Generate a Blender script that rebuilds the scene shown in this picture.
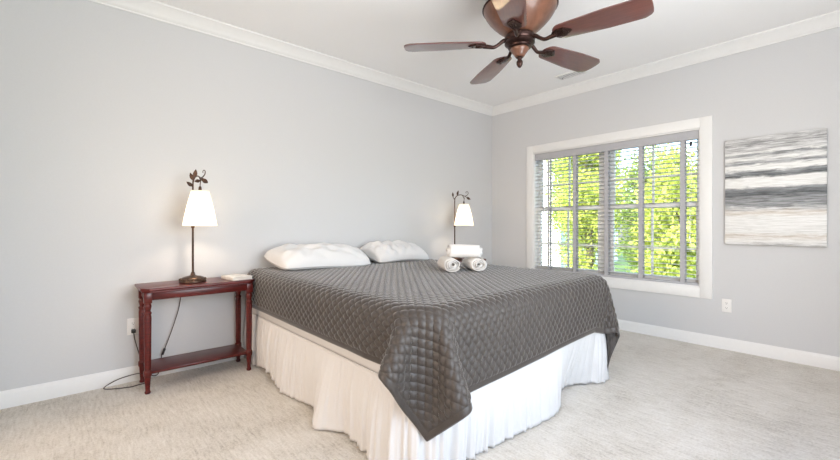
import bpy, bmesh, math
import numpy as np
from mathutils import Vector, Matrix, noise

for o_ in list(bpy.data.objects):
    bpy.data.objects.remove(o_)
SC = bpy.context.scene
COL = SC.collection
R = math.radians
PI = math.pi

# ------------------------------------------------------------------ camera
# headboard wall is the plane y = 0, window wall is x = 0, the corner is the origin
CAM_YAW = 48.6
cam_d = bpy.data.cameras.new('camera')
cam = bpy.data.objects.new('camera', cam_d)
COL.objects.link(cam)
cam.location = (-4.438, -3.511, 1.12)
cam.rotation_euler = (R(90), 0, R(CAM_YAW - 90))
cam_d.sensor_width = 36.0
cam_d.lens = 398.0 / 840.0 * 36.0
cam_d.shift_y = -5.0 / 840.0
cam_d.clip_start = 0.02
SC.camera = cam

# ------------------------------------------------------------------ world, sun, fill lights, exposure
SC.view_settings.view_transform = 'Standard'
SC.view_settings.look = 'None'
SC.view_settings.gamma = 1.0
SC.view_settings.use_curve_mapping = False
SC.view_settings.exposure = 0.66
SC.cycles.use_denoising = True
SC.cycles.max_bounces = 14
SC.cycles.diffuse_bounces = 8
SC.cycles.transparent_max_bounces = 24
SC.cycles.sample_clamp_indirect = 6.0
SC.cycles.caustics_reflective = False
SC.cycles.caustics_refractive = False

world = bpy.data.worlds.new('world')
SC.world = world
world.use_nodes = True
wn = world.node_tree
wn.nodes.clear()
w_out = wn.nodes.new('ShaderNodeOutputWorld')
w_bg = wn.nodes.new('ShaderNodeBackground')
w_sky = wn.nodes.new('ShaderNodeTexSky')
w_sky.sky_type = 'NISHITA'
w_sky.sun_disc = False
w_sky.sun_elevation = R(48)
w_sky.sun_rotation = R(-80)
w_sky.air_density = 1.0
w_sky.dust_density = 3.0
wn.links.new(w_sky.outputs[0], w_bg.inputs[0])
wn.links.new(w_bg.outputs[0], w_out.inputs[0])
w_bg.inputs[1].default_value = 0.8


def light(name, kind, energy, color, loc, target=None, size=None, size_y=None):
    d = bpy.data.lights.new(name, kind)
    d.energy = energy
    d.color = color
    o = bpy.data.objects.new(name, d)
    COL.objects.link(o)
    o.location = loc
    if target is not None:
        v = Vector(target) - Vector(loc)
        o.rotation_euler = v.to_track_quat('-Z', 'Y').to_euler()
    if kind == 'AREA':
        d.shape = 'RECTANGLE'
        d.size = size
        d.size_y = size_y or size
    return o


sun = light('sun', 'SUN', 1.9, (1.0, 0.95, 0.85), (-20, 4, 20), (0, 0, 0))
sun.data.angle = R(1)
# added fill light standing in for daylight, set in the made-up rear window (window_added)
light('window_fill_light', 'AREA', 66, (0.96, 0.985, 1.0), (-3.0, -4.27, 1.35), (-2.7, 0, 4.8), 1.9, 1.9)
# added warm fill for the bed's left side, shining through the made-up doorway
warm_fill = light('warm_fill_light', 'AREA', 26, (1.0, 0.77, 0.60), (-6.7, -1.9, 1.5), (-3.3, -1.3, 0.55), 2.2, 1.8)
warm_fill.data.spread = R(110)

# ------------------------------------------------------------------ helpers


def tag(o, label=None, cat=None, group=None, kind=None):
    if label: o['label'] = label
    if cat: o['category'] = cat
    if group: o['group'] = group
    if kind: o['kind'] = kind
    return o


def thing(name, label, cat, loc=(0, 0, 0), rotz=0.0, group=None, kind=None):
    o = bpy.data.objects.new(name, None)
    o.empty_display_size = 0.1
    COL.objects.link(o)
    o.location = loc
    o.rotation_euler = (0, 0, rotz)
    o['_m'] = 0
    del o['_m']
    return tag(o, label, cat, group, kind)


def root_matrix(o):
    m = Matrix.Translation(o.location) @ o.rotation_euler.to_matrix().to_4x4()
    return m if o.parent is None else root_matrix(o.parent) @ m


def link_mesh(name, me, mat, parent=None, world=False, smooth=35):
    """smooth: None = flat, angle in degrees = smooth by angle, 180 = all smooth"""
    if smooth is not None:
        me.polygons.foreach_set('use_smooth', [True] * len(me.polygons))
        if smooth < 180:
            me.set_sharp_from_angle(angle=R(smooth))
    if mat is not None and len(me.materials) == 0:
        me.materials.append(mat)
    o = bpy.data.objects.new(name, me)
    COL.objects.link(o)
    if parent is not None:
        o.parent = parent
        if world:
            me.transform(root_matrix(parent).inverted())
    me.update()
    return o


def obj(name, bm, mat, parent=None, world=False, smooth=35):
    me = bpy.data.meshes.new(name)
    bmesh.ops.recalc_face_normals(bm, faces=bm.faces[:])
    bm.to_mesh(me)
    bm.free()
    return link_mesh(name, me, mat, parent, world, smooth)


def from_arrays(name, V, F, mat, parent=None, world=False, smooth=180):
    me = bpy.data.meshes.new(name)
    V = np.asarray(V, dtype=np.float32).reshape(-1, 3)
    F = np.asarray(F, dtype=np.int32)
    me.vertices.add(len(V))
    me.vertices.foreach_set('co', V.ravel())
    n, k = F.shape
    me.loops.add(n * k)
    me.loops.foreach_set('vertex_index', F.ravel())
    me.polygons.add(n)
    me.polygons.foreach_set('loop_start', np.arange(0, n * k, k, dtype=np.int32))
    me.polygons.foreach_set('loop_total', np.full(n, k, dtype=np.int32))
    me.update(calc_edges=True)
    me.validate()
    return link_mesh(name, me, mat, parent, world, smooth)


def grid_faces(nx, ny, closed_x=False):
    j, i = np.meshgrid(np.arange(ny - 1), np.arange(nx if closed_x else nx - 1), indexing='ij')
    i2 = (i + 1) % nx
    a = j * nx + i
    b = j * nx + i2
    return np.stack([a, b, b + nx, a + nx], -1).reshape(-1, 4)


def box(bm, x0, x1, y0, y1, z0, z1, bev=0.0, seg=2, mtx=None):
    r = bmesh.ops.create_cube(bm, size=1.0)
    vs = r['verts']
    for v in vs:
        v.co = Vector(((x0 + x1) / 2 + v.co.x * (x1 - x0), (y0 + y1) / 2 + v.co.y * (y1 - y0), (z0 + z1) / 2 + v.co.z * (z1 - z0)))
        if mtx is not None:
            v.co = mtx @ v.co
    if bev > 0:
        es = list({e for v in vs for e in v.link_edges})
        bmesh.ops.bevel(bm, geom=es, offset=bev, segments=seg, profile=0.5, affect='EDGES')


def lathe(bm, prof, seg=32, center=(0, 0, 0), flute=0, depth=0.0, caps=True, mtx=None):
    """prof: list of (radius, z) or (radius, z, flute_weight)"""
    rings = []
    for p in prof:
        r, z = p[0], p[1]
        fw = p[2] if len(p) > 2 else 0.0
        ring = []
        for k in range(seg):
            t = 2 * PI * k / seg
            rr = r * (1 - depth * fw * (0.5 + 0.5 * math.cos(flute * t))) if flute else r
            co = Vector((center[0] + rr * math.cos(t), center[1] + rr * math.sin(t), center[2] + z))
            if mtx is not None:
                co = mtx @ co
            ring.append(bm.verts.new(co))
        rings.append(ring)
    for a, b in zip(rings, rings[1:]):
        for k in range(seg):
            bm.faces.new((a[k], a[(k + 1) % seg], b[(k + 1) % seg], b[k]))
    if caps:
        bm.faces.new(rings[0][::-1])
        bm.faces.new(rings[-1])


def catmull(pts, n=8):
    P = [Vector(p) for p in pts]
    P = [P[0] * 2 - P[1]] + P + [P[-1] * 2 - P[-2]]
    out = []
    for i in range(1, len(P) - 2):
        a, b, c, d = P[i - 1], P[i], P[i + 1], P[i + 2]
        for k in range(n):
            t = k / n
            out.append(0.5 * ((2 * b) + (c - a) * t + (2 * a - 5 * b + 4 * c - d) * t * t + (-a + 3 * b - 3 * c + d) * t ** 3))
    out.append(P[-2].copy())
    return out


def tube(bm, pts, rad, seg=8, caps=True, closed=False):
    """rad: number or list of radii along pts"""
    n = len(pts)
    pts = [Vector(p) for p in pts]
    rads = [rad] * n if isinstance(rad, (int, float)) else rad
    prev = None
    rings = []
    for i in range(n):
        if closed:
            t = (pts[(i + 1) % n] - pts[i - 1]).normalized()
        else:
            t = (pts[min(i + 1, n - 1)] - pts[max(i - 1, 0)]).normalized()
        if prev is None:
            ref = Vector((0, 0, 1)) if abs(t.z) < 0.9 else Vector((1, 0, 0))
            u = t.cross(ref).normalized()
        else:
            u = (prev - t * prev.dot(t)).normalized()
        prev = u
        w = t.cross(u)
        rings.append([bm.verts.new(pts[i] + (u * math.cos(2 * PI * k / seg) + w * math.sin(2 * PI * k / seg)) * rads[i]) for k in range(seg)])
    pairs = list(zip(rings, rings[1:]))
    if closed:
        pairs.append((rings[-1], rings[0]))
    for a, b in pairs:
        for k in range(seg):
            bm.faces.new((a[k], a[(k + 1) % seg], b[(k + 1) % seg], b[k]))
    if caps and not closed:
        bm.faces.new(rings[0][::-1])
        bm.faces.new(rings[-1])


def prism(bm, outline, z0, z1, bev=0.0, seg=2, mtx=None):
    a = [bm.verts.new(Vector((x, y, z0))) for x, y in outline]
    b = [bm.verts.new(Vector((x, y, z1))) for x, y in outline]
    n = len(a)
    fs = [bm.faces.new(a[::-1]), bm.faces.new(b)]
    for k in range(n):
        fs.append(bm.faces.new((a[k], a[(k + 1) % n], b[(k + 1) % n], b[k])))
    if bev > 0:
        es = [e for e in fs[0].edges] + [e for e in fs[1].edges]
        bmesh.ops.bevel(bm, geom=es, offset=bev, segments=seg, profile=0.5, affect='EDGES')
    if mtx is not None:
        for v in bm.verts:
            v.co = mtx @ v.co


def copy_tree(o, parent=None):
    c = o.copy()
    COL.objects.link(c)
    c.parent = parent
    for ch in list(o.children):
        copy_tree(ch, c)
    return c


# ------------------------------------------------------------------ materials


class NT:
    def __init__(self, name):
        self.m = bpy.data.materials.new(name)
        self.m.use_nodes = True
        self.t = self.m.node_tree
        self.t.nodes.clear()
        self.out = self.t.nodes.new('ShaderNodeOutputMaterial')

    def n(self, kind, **kw):
        nd = self.t.nodes.new('ShaderNode' + kind)
        for k, v in kw.items():
            if k.startswith('i_'):
                nd.inputs[k[2:].replace('_', ' ')].default_value = v
            else:
                setattr(nd, k, v)
        return nd

    def l(self, a, b):
        self.t.links.new(a, b)

    def principled(self, color, rough, **kw):
        p = self.n('BsdfPrincipled')
        p.inputs['Base Color'].default_value = (*color, 1)
        p.inputs['Roughness'].default_value = rough
        for k, v in kw.items():
            p.inputs[k.replace('_', ' ')].default_value = v
        self.l(p.outputs[0], self.out.inputs[0])
        return p

    def coords(self, scale=(1, 1, 1), rot=(0, 0, 0), kind='Object'):
        tc = self.n('TexCoord')
        mp = self.n('Mapping')
        mp.inputs['Scale'].default_value = scale
        mp.inputs['Rotation'].default_value = rot
        self.l(tc.outputs[kind], mp.inputs[0])
        return mp.outputs[0]

    def ramp(self, fac, stops, interp='LINEAR'):
        r = self.n('ValToRGB')
        r.color_ramp.interpolation = interp
        while len(r.color_ramp.elements) < len(stops):
            r.color_ramp.elements.new(0.5)
        for e, (p, c) in zip(r.color_ramp.elements, stops):
            e.position = p
            e.color = (*c, 1)
        self.l(fac, r.inputs[0])
        return r.outputs[0]

    def noise(self, vec, scale, detail=3.0, rough=0.55, dist=0.0):
        nd = self.n('TexNoise')
        nd.inputs['Scale'].default_value = scale
        nd.inputs['Detail'].default_value = detail
        nd.inputs['Roughness'].default_value = rough
        nd.inputs['Distortion'].default_value = dist
        self.l(vec, nd.inputs['Vector'])
        return nd.outputs['Fac']

    def bump(self, p, height, strength, dist):
        b = self.n('Bump')
        b.inputs['Strength'].default_value = strength
        b.inputs['Distance'].default_value = dist
        self.l(height, b.inputs['Height'])
        self.l(b.outputs[0], p.inputs['Normal'])


def mat_plain(name, color, rough, nscale=40.0, var=0.06, bump=0.0, bdist=0.002, **kw):
    t = NT(name)
    p = t.principled(color, rough, **kw)
    v = t.coords()
    f = t.noise(v, nscale)
    lo = tuple(c * (1 - var) for c in color)
    hi = tuple(min(1, c * (1 + var)) for c in color)
    t.l(t.ramp(f, [(0.3, lo), (0.7, hi)]), p.inputs['Base Color'])
    if bump:
        t.bump(p, f, bump, bdist)
    return t.m


def mat_wood(name, dark, light_c, rough, scale=(3, 40, 40), coat=0.0, spec=0.5):
    t = NT(name)
    p = t.principled(dark, rough, Coat_Weight=coat, Coat_Roughness=0.06, Coat_IOR=1.55)
    p.inputs['Specular IOR Level'].default_value = spec
    f = t.noise(t.coords(scale), 1.6, 5.0, 0.6, 0.6)
    t.l(t.ramp(f, [(0.32, dark), (0.68, light_c)]), p.inputs['Base Color'])
    t.bump(p, f, 0.05, 0.001)
    return t.m


M = {}
M['wall'] = mat_plain('grey_wall_paint', (0.605, 0.610, 0.618), 0.75, 90, 0.012, 0.03, 0.001)
M['ceiling'] = mat_plain('white_ceiling_paint', (0.90, 0.895, 0.89), 0.85, 120, 0.012, 0.05, 0.001)
M['trim'] = mat_plain('white_trim_paint', (0.80, 0.80, 0.79), 0.38, 30, 0.01)
M['slat'] = mat_plain('white_blind_slat', (0.92, 0.92, 0.915), 0.45, 30, 0.01)
M['tape'] = mat_plain('blind_tape_fabric', (0.44, 0.44, 0.46), 0.9, 300, 0.08)
M['plastic'] = mat_plain('white_plastic', (0.82, 0.81, 0.79), 0.35, 20, 0.01)
M['dark_plastic'] = mat_plain('black_plastic', (0.012, 0.011, 0.011), 0.45, 40, 0.1)
M['cord'] = mat_plain('brown_cord', (0.03, 0.018, 0.013), 0.5, 60, 0.2)
M['mahogany'] = mat_wood('mahogany_table_wood', (0.045, 0.004, 0.0035), (0.125, 0.011, 0.008), 0.32, (4, 45, 45), 0.10, 0.35)
M['bronze'] = mat_plain('dark_bronze_metal', (0.085, 0.05, 0.035), 0.38, 60, 0.35, 0.1, 0.001, Metallic=0.75)
M['fan_metal'] = mat_plain('fan_dark_bronze', (0.045, 0.022, 0.018), 0.30, 60, 0.3, 0.05, 0.001, Metallic=0.7)
M['blade'] = mat_wood('fan_blade_wood', (0.075, 0.019, 0.016), (0.140, 0.043, 0.032), 0.30, (5, 60, 60), 1.0, 0.7)
M['bowl_wood'] = mat_wood('fan_housing_wood', (0.12, 0.050, 0.029), (0.21, 0.092, 0.054), 0.35, (9, 9, 3), 0.3)
M['pillow'] = mat_plain('white_pillow_cotton', (0.72, 0.717, 0.713), 0.9, 350, 0.02, 0.06, 0.001)
M['sheet'] = mat_plain('white_bed_sheet', (0.63, 0.625, 0.62), 0.9, 300, 0.02, 0.05, 0.001)
M['skirt'] = mat_plain('white_skirt_cotton', (0.63, 0.628, 0.625), 0.9, 300, 0.02, 0.05, 0.001)
M['towel'] = mat_plain('white_terry_cloth', (0.72, 0.705, 0.68), 0.95, 420, 0.05, 0.5, 0.003)
M['paper'] = mat_plain('book_pages', (0.74, 0.70, 0.63), 0.9, 200, 0.05)
M['cover'] = mat_plain('pale_book_cover', (0.68, 0.66, 0.63), 0.5, 30, 0.12)
M['vent'] = mat_plain('painted_vent_metal', (0.62, 0.62, 0.62), 0.45, 30, 0.02)
M['siding'] = mat_plain('white_siding', (0.85, 0.85, 0.84), 0.6, 20, 0.02)
M['bark'] = mat_plain('tree_bark', (0.13, 0.10, 0.07), 0.9, 12, 0.4, 0.5, 0.02)
M['grass'] = mat_plain('lawn_grass', (0.14, 0.22, 0.05), 0.9, 6, 0.4)


def mat_carpet():
    t = NT('cut_pile_carpet')
    p = t.principled((0.6, 0.55, 0.48), 0.95)
    p.inputs['Sheen Weight'].default_value = 0.25
    p.inputs['Specular IOR Level'].default_value = 0.1
    v = t.coords()
    big = t.noise(t.coords((1.0, 1.6, 1)), 1.7, 4.0, 0.6, 0.6)           # traffic and vacuum patches
    streak = t.noise(t.coords((30.0, 4.0, 3.0), (0, 0, R(4))), 2.2, 5.0, 0.7, 0.5)  # pile lying in rows
    fine = t.noise(v, 75.0, 5.0, 0.8)
    mx = t.n('Mix', data_type='FLOAT')
    mx.inputs[0].default_value = 0.42
    t.l(streak, mx.inputs[2]); t.l(big, mx.inputs[3])
    mx2 = t.n('Mix', data_type='FLOAT')
    mx2.inputs[0].default_value = 0.40
    t.l(mx.outputs[0], mx2.inputs[2]); t.l(fine, mx2.inputs[3])
    c = t.ramp(mx2.outputs[0], [(0.36, (0.34, 0.295, 0.24)), (0.47, (0.60, 0.555, 0.485)), (0.60, (0.76, 0.72, 0.66))])
    t.l(c, p.inputs['Base Color'])
    t.bump(p, mx2.outputs[0], 0.8, 0.02)
    return t.m


def mat_quilt():
    t = NT('quilted_grey_satin')
    p = t.principled((0.08, 0.072, 0.066), 0.50)
    p.inputs['Sheen Weight'].default_value = 0.75
    p.inputs['Sheen Roughness'].default_value = 0.35
    p.inputs['Specular IOR Level'].default_value = 0.45
    f = t.noise(t.coords(), 240.0, 3.0, 0.7)
    t.l(t.ramp(f, [(0.3, (0.034, 0.027, 0.023)), (0.7, (0.060, 0.050, 0.043))]), p.inputs['Base Color'])
    t.bump(p, f, 0.12, 0.002)
    return t.m


def mat_shade():
    t = NT('glowing_lamp_shade_fabric')
    d = t.n('BsdfDiffuse'); d.inputs[0].default_value = (0.85, 0.82, 0.76, 1)
    tr = t.n('BsdfTranslucent'); tr.inputs[0].default_value = (0.95, 0.86, 0.72, 1)
    mx = t.n('MixShader'); mx.inputs[0].default_value = 0.6
    t.l(d.outputs[0], mx.inputs[1]); t.l(tr.outputs[0], mx.inputs[2])
    t.l(mx.outputs[0], t.out.inputs[0])
    return t.m


def mat_emit(name, color, s):
    t = NT(name)
    e = t.n('Emission'); e.inputs[0].default_value = (*color, 1); e.inputs[1].default_value = s
    t.l(e.outputs[0], t.out.inputs[0])
    return t.m


def mat_glass():
    t = NT('window_glass')
    tr = t.n('BsdfTransparent'); tr.inputs[0].default_value = (0.97, 0.985, 0.98, 1)
    g = t.n('BsdfGlossy'); g.inputs['Roughness'].default_value = 0.02
    f = t.n('Fresnel'); f.inputs[0].default_value = 1.3
    mx = t.n('MixShader')
    t.l(f.outputs[0], mx.inputs[0]); t.l(tr.outputs[0], mx.inputs[1]); t.l(g.outputs[0], mx.inputs[2])
    t.l(mx.outputs[0], t.out.inputs[0])
    return t.m


def mat_leaf(name, a, b):
    t = NT(name)
    f = t.noise(t.coords(), 2.2, 4.0, 0.7)
    c = t.ramp(f, [(0.3, a), (0.7, b)])
    d = t.n('BsdfDiffuse'); tr = t.n('BsdfTranslucent')
    t.l(c, d.inputs[0]); t.l(c, tr.inputs[0])
    mx = t.n('MixShader'); mx.inputs[0].default_value = 0.4
    t.l(d.outputs[0], mx.inputs[1]); t.l(tr.outputs[0], mx.inputs[2])
    t.l(mx.outputs[0], t.out.inputs[0])
    return t.m


def mat_painting():
    """loose horizontal strokes of white, grey and charcoal paint"""
    t = NT('abstract_brushed_paint')
    p = t.principled((0.7, 0.7, 0.7), 0.6)
    tc = t.n('TexCoord')
    sep = t.n('SeparateXYZ')
    t.l(tc.outputs['Object'], sep.inputs[0])
    wob = t.noise(t.coords((1, 3.2, 16)), 1.6, 5.0, 0.65, 0.5)
    ma = t.n('Math', operation='MULTIPLY_ADD')
    t.l(wob, ma.inputs[0]); ma.inputs[1].default_value = 0.085
    t.l(sep.outputs['Z'], ma.inputs[2])
    mr = t.n('MapRange')
    mr.inputs['From Min'].default_value = 0.042
    mr.inputs['From Max'].default_value = 0.962
    t.l(ma.outputs[0], mr.inputs[0])
    W = (0.80, 0.80, 0.785); G = (0.55, 0.55, 0.55); D = (0.11, 0.12, 0.13); B = (0.68, 0.64, 0.59); m = (0.27, 0.28, 0.29)
    base = t.ramp(mr.outputs[0], [(0.0, G), (0.035, W), (0.09, B), (0.11, W), (0.26, W), (0.30, B), (0.335, G), (0.37, m),
                                  (0.43, m), (0.475, D), (0.52, m), (0.545, W), (0.62, W), (0.645, D), (0.68, m), (0.70, W),
                                  (0.74, W), (0.76, m), (0.785, G), (0.80, W), (0.845, m), (0.86, W), (0.88, G), (0.91, G), (0.95, (0.40, 0.40, 0.40)), (0.98, G)])
    st = t.noise(t.coords((1, 3.4, 60)), 1.7, 7.0, 0.72, 0.5)
    mx = t.n('Mix', data_type='RGBA', blend_type='OVERLAY')
    mx.inputs[0].default_value = 0.85
    t.l(base, mx.inputs[6])
    t.l(t.ramp(st, [(0.36, (0.10, 0.10, 0.10)), (0.47, (0.42, 0.42, 0.42)), (0.60, (0.74, 0.74, 0.74))]), mx.inputs[7])
    t.l(mx.outputs[2], p.inputs['Base Color'])
    t.bump(p, st, 0.3, 0.004)
    return t.m


M['carpet'] = mat_carpet()
M['quilt'] = mat_quilt()
M['shade'] = mat_shade()
M['bulb'] = mat_emit('lit_bulb', (1.0, 0.86, 0.66), 25)
M['glass'] = mat_glass()
M['leaf'] = mat_leaf('yellow_green_leaves', (0.32, 0.42, 0.07), (0.74, 0.76, 0.24))
M['leaf_dark'] = mat_leaf('mid_green_leaves', (0.20, 0.30, 0.07), (0.55, 0.64, 0.22))
M['paint'] = mat_painting()

# ================================================================== THE ROOM
H = 2.74
XW, YS = -5.2, -4.32          # the far sides of the room, behind the camera
WY0, WY1, WZ0, WZ1 = -2.450, -0.665, 0.535, 2.03   # clear opening of the photographed window


def structure(name, bm, m, smooth=35, parent=None):
    return tag(obj(name, bm, m, parent, smooth=smooth), kind='structure')


bm = bmesh.new(); box(bm, XW - .15, .15, YS - .15, .15, -.12, 0)
structure('floor', bm, M['carpet'])
bm = bmesh.new(); box(bm, XW - .15, .15, YS - .15, .15, H, H + .2)
structure('ceiling', bm, M['ceiling'])
bm = bmesh.new(); box(bm, XW - .15, .15, 0, .15, 0, H)
structure('wall_headboard', bm, M['wall'])
bm = bmesh.new()                                   # window wall with its opening
box(bm, 0, .15, YS - .15, WY0, 0, H); box(bm, 0, .15, WY1, 0, 0, H)
box(bm, 0, .15, WY0, WY1, 0, WZ0); box(bm, 0, .15, WY0, WY1, WZ1, H)
structure('wall_window', bm, M['wall'])
bm = bmesh.new()                                   # wall behind the camera, with an opening for the added fill window
box(bm, XW - .15, -4.0, YS - .15, YS, 0, H); box(bm, -2.0, 0, YS - .15, YS, 0, H)
box(bm, -4.0, -2.0, YS - .15, YS, 0, .38); box(bm, -4.0, -2.0, YS - .15, YS, 2.33, H)
structure('wall_back', bm, M['wall'])
bm = bmesh.new()                                   # side wall, opened so the added warm fill can shine in
box(bm, XW - .15, XW, YS, -3.0, 0, H); box(bm, XW - .15, XW, -.7, 0, 0, H); box(bm, XW - .15, XW, -3.0, -.7, 2.35, H)
structure('wall_side', bm, M['wall'])

bm = bmesh.new()                                   # unseen hallway walls, ceiling and floor, added to keep sky light out
box(bm, -7.1, -6.95, -3.9, .2, 0, H); box(bm, -6.95, XW - .15, -3.9, -3.75, 0, H); box(bm, -6.95, XW - .15, .05, .2, 0, H)
structure('wall_added_hallway', bm, M['wall'])
bm = bmesh.new(); box(bm, -7.1, XW - .15, -3.9, .2, H, H + .2)
structure('ceiling_added_hallway', bm, M['ceiling'])
bm = bmesh.new(); box(bm, -7.1, XW - .15, -3.9, .2, -.12, 0)
structure('floor_added_hallway', bm, M['carpet'])


def sweep_profile(bm, prof, p0, p1, inward, miter0=0, miter1=0):
    """prof: (distance out from the wall, z); runs from p0 to p1 along the wall"""
    p0 = Vector(p0); p1 = Vector(p1); d = (p1 - p0).normalized(); n = Vector(inward)
    A = [bm.verts.new(p0 + n * q + d * (q * miter0) + Vector((0, 0, z))) for q, z in prof]
    B = [bm.verts.new(p1 + n * q - d * (q * miter1) + Vector((0, 0, z))) for q, z in prof]
    k = len(prof)
    for i in range(k):
        bm.faces.new((A[i], A[(i + 1) % k], B[(i + 1) % k], B[i]))
    bm.faces.new(A); bm.faces.new(B[::-1])


base_prof = [(0, 0), (.016, 0), (.016, .082), (.012, .092), (.007, .098), (.005, .105), (0, .105)]
crown_prof = [(0, H - .098), (.010, H - .098), (.012, H - .088), (.020, H - .082), (.028, H - .066), (.046, H - .044), (.066, H - .026),
              (.074, H - .018), (.086, H - .012), (.088, H), (0, H)]
for nm, p0, p1, n, m0, m1 in (('headboard', (XW, 0, 0), (0, 0, 0), (0, -1, 0), 1, 1), ('window', (0, 0, 0), (0, YS, 0), (-1, 0, 0), 1, 1),
                              ('back', (XW, YS, 0), (0, YS, 0), (0, 1, 0), 1, 1)):
    bm = bmesh.new(); sweep_profile(bm, base_prof, p0, p1, n, m0, m1)
    structure('baseboard_' + nm, bm, M['trim'])
for k, (p0, p1, n) in enumerate((((XW, 0, 0), (0, 0, 0), (0, -1, 0)), ((0, 0, 0), (0, YS, 0), (-1, 0, 0)),
                                 ((XW, YS, 0), (0, YS, 0), (0, 1, 0)), ((XW, 0, 0), (XW, YS, 0), (1, 0, 0)))):
    bm = bmesh.new(); sweep_profile(bm, crown_prof, p0, p1, n, 1, 1)
    structure('trim_%d' % (k + 1), bm, M['trim'])

# ------------------------------------------------------------------ the photographed window
win = thing('window_1', loc=(0, -1.5575, WZ0), label='wide white double window with green trees outside', cat='window', kind='structure')


def wpart(name, boxes, m, bev=.002, parent=None, kind=None):
    bm_ = bmesh.new()
    for b in boxes:
        box(bm_, *b, bev)
    o = obj(name, bm_, m, parent or win, world=True)
    return o


CW = .096
wpart('casing', [(-.018, 0, WY0 - CW, WY0, WZ0 - CW, WZ1 + CW), (-.018, 0, WY1, WY1 + CW, WZ0 - CW, WZ1 + CW),
                 (-.018, 0, WY0, WY1, WZ1, WZ1 + CW), (-.018, 0, WY0, WY1, WZ0 - CW, WZ0)], M['trim'], .003)
wpart('jamb', [(-.004, .15, WY0, WY0 + .012, WZ0, WZ1), (-.004, .15, WY1 - .012, WY1, WZ0, WZ1),
               (-.004, .15, WY0 + .012, WY1 - .012, WZ1 - .012, WZ1), (-.004, .15, WY0 + .012, WY1 - .012, WZ0, WZ0 + .012)], M['trim'], .001)
YM = -1.535                                         # centre of the mullion
wpart('mullion', [(.075, .15, YM - .045, YM + .045, WZ0 + .012, WZ1 - .012)], M['trim'])
for ya, yb in ((WY0 + .012, YM - .045), (YM + .045, WY1 - .012)):
    for za, zb, xa in ((WZ0 + .012, 1.335, .082), (1.30, WZ1 - .012, .112)):
        st = .042
        s = wpart('sash', [(xa, xa + .03, ya, ya + st, za, zb), (xa, xa + .03, yb - st, yb, za, zb),
                           (xa, xa + .03, ya + st, yb - st, za, za + (st if za > 1 else .06)), (xa, xa + .03, ya + st, yb - st, zb - st, zb)], M['trim'])
        yc = (ya + yb) / 2
        zc = 1.62 if za > 1 else .885
        wpart('muntin', [(xa + .006, xa + .024, yc - .010, yc + .010, za + .04, zb - .04), (xa + .007, xa + .023, ya + .04, yb - .04, zc - .010, zc + .010)], M['trim'], .002, s)
        wpart('pane', [(xa + .013, xa + .017, ya + st - .005, yb - st + .005, za + st - .005, zb - st + .005)], M['glass'], 0, s)
        if za < 1:
            lk = wpart('sash_lock', [(xa - .006, xa + .02, yc - .03, yc + .03, zb, zb + .014)], M['bronze'], .003, s)

# ------------------------------------------------------------------ venetian blind
bl = thing('venetian_blind', 'white horizontal slat blind with grey tapes across the window', 'blind', (.03, -1.5575, WZ0 + .012))
y0, y1 = WY0 + .016, WY1 - .016
bm = bmesh.new(); box(bm, .002, .068, y0, y1, WZ1 - .095, WZ1 - .014, .004)
tag(obj('valance', bm, M['tape'], bl, world=True))  # shade on the valance is put into its colour with the tape grey
bm = bmesh.new(); box(bm, .012, .062, y0, y1, WZ0 + .0125, WZ0 + .035, .004)
tag(obj('bottom_rail', bm, M['tape'], bl, world=True))
bm = bmesh.new()
NS = 31
zs = np.linspace(WZ0 + .068, WZ1 - .125, NS)
tilt = R(-2)
for z in zs:
    prev = None
    rows = []
    for k in range(5):
        a = -1 + 2 * k / 4
        dx = a * .0245; cz = .0022 * (1 - a * a)
        X = .037 + dx * math.cos(tilt) - cz * math.sin(tilt)
        Z = z - dx * math.sin(tilt) * -1 + cz * math.cos(tilt)
        rows.append([bm.verts.new((X, y, Z + o)) for y in (y0, y1) for o in (-.0021, .0021)])
    for a, b in zip(rows, rows[1:]):
        bm.faces.new((a[1], b[1], b[3], a[3])); bm.faces.new((a[0], a[2], b[2], b[0]))
        bm.faces.new((a[0], b[0], b[1], a[1])); bm.faces.new((a[2], a[3], b[3], b[2]))
    bm.faces.new(rows[0]); bm.faces.new(rows[-1])
obj('slats', bm, M['slat'], bl, world=True)
for yt, wt in ((-.868, .026), (-1.206, .042), (-1.575, .042), (-1.925, .042), (-2.302, .042)):
    bm = bmesh.new()
    box(bm, .0095, .011, yt - wt / 2, yt + wt / 2, WZ0 + .03, WZ1 - .09)
    box(bm, .063, .0645, yt - wt / 2, yt + wt / 2, WZ0 + .03, WZ1 - .09)
    obj('ladder_tape', bm, M['tape'], bl, world=True)
bm = bmesh.new()
for dy in (0, .012):
    tube(bm, [(.004, -2.365 - dy, WZ1 - .095), (.004, -2.366 - dy, 1.5), (.004, -2.362 - dy * .6, 1.02 - 4 * dy)], .0013, 6)
c = obj('pull_cord', bm, M['slat'], bl, world=True)
bm = bmesh.new()
for dy in (0, .012):
    lathe(bm, [(.002, .032), (.005, .026), (.0065, .006), (.005, 0)], 10, (.004, -2.362 - dy * .6, .99 - 4 * dy))
obj('tassel', bm, M['slat'], c, world=True)
bm = bmesh.new(); box(bm, -.002, .004, -2.385, -2.365, WZ1 - .16, WZ1 - .115, .002)
obj('cord_lock', bm, M['dark_plastic'], bl, world=True)
bm = bmesh.new(); tube(bm, [(.004, -.80, WZ1 - .095), (.003, -.802, 1.35)], .004, 8)
w = obj('tilt_wand', bm, M['slat'], bl, world=True)
bm = bmesh.new(); lathe(bm, [(.004, 0), (.006, -.01), (.006, -.075), (.003, -.085)], 10, (.003, -.802, 1.35)); obj('wand_grip', bm, M['tape'], w, world=True)

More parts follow.
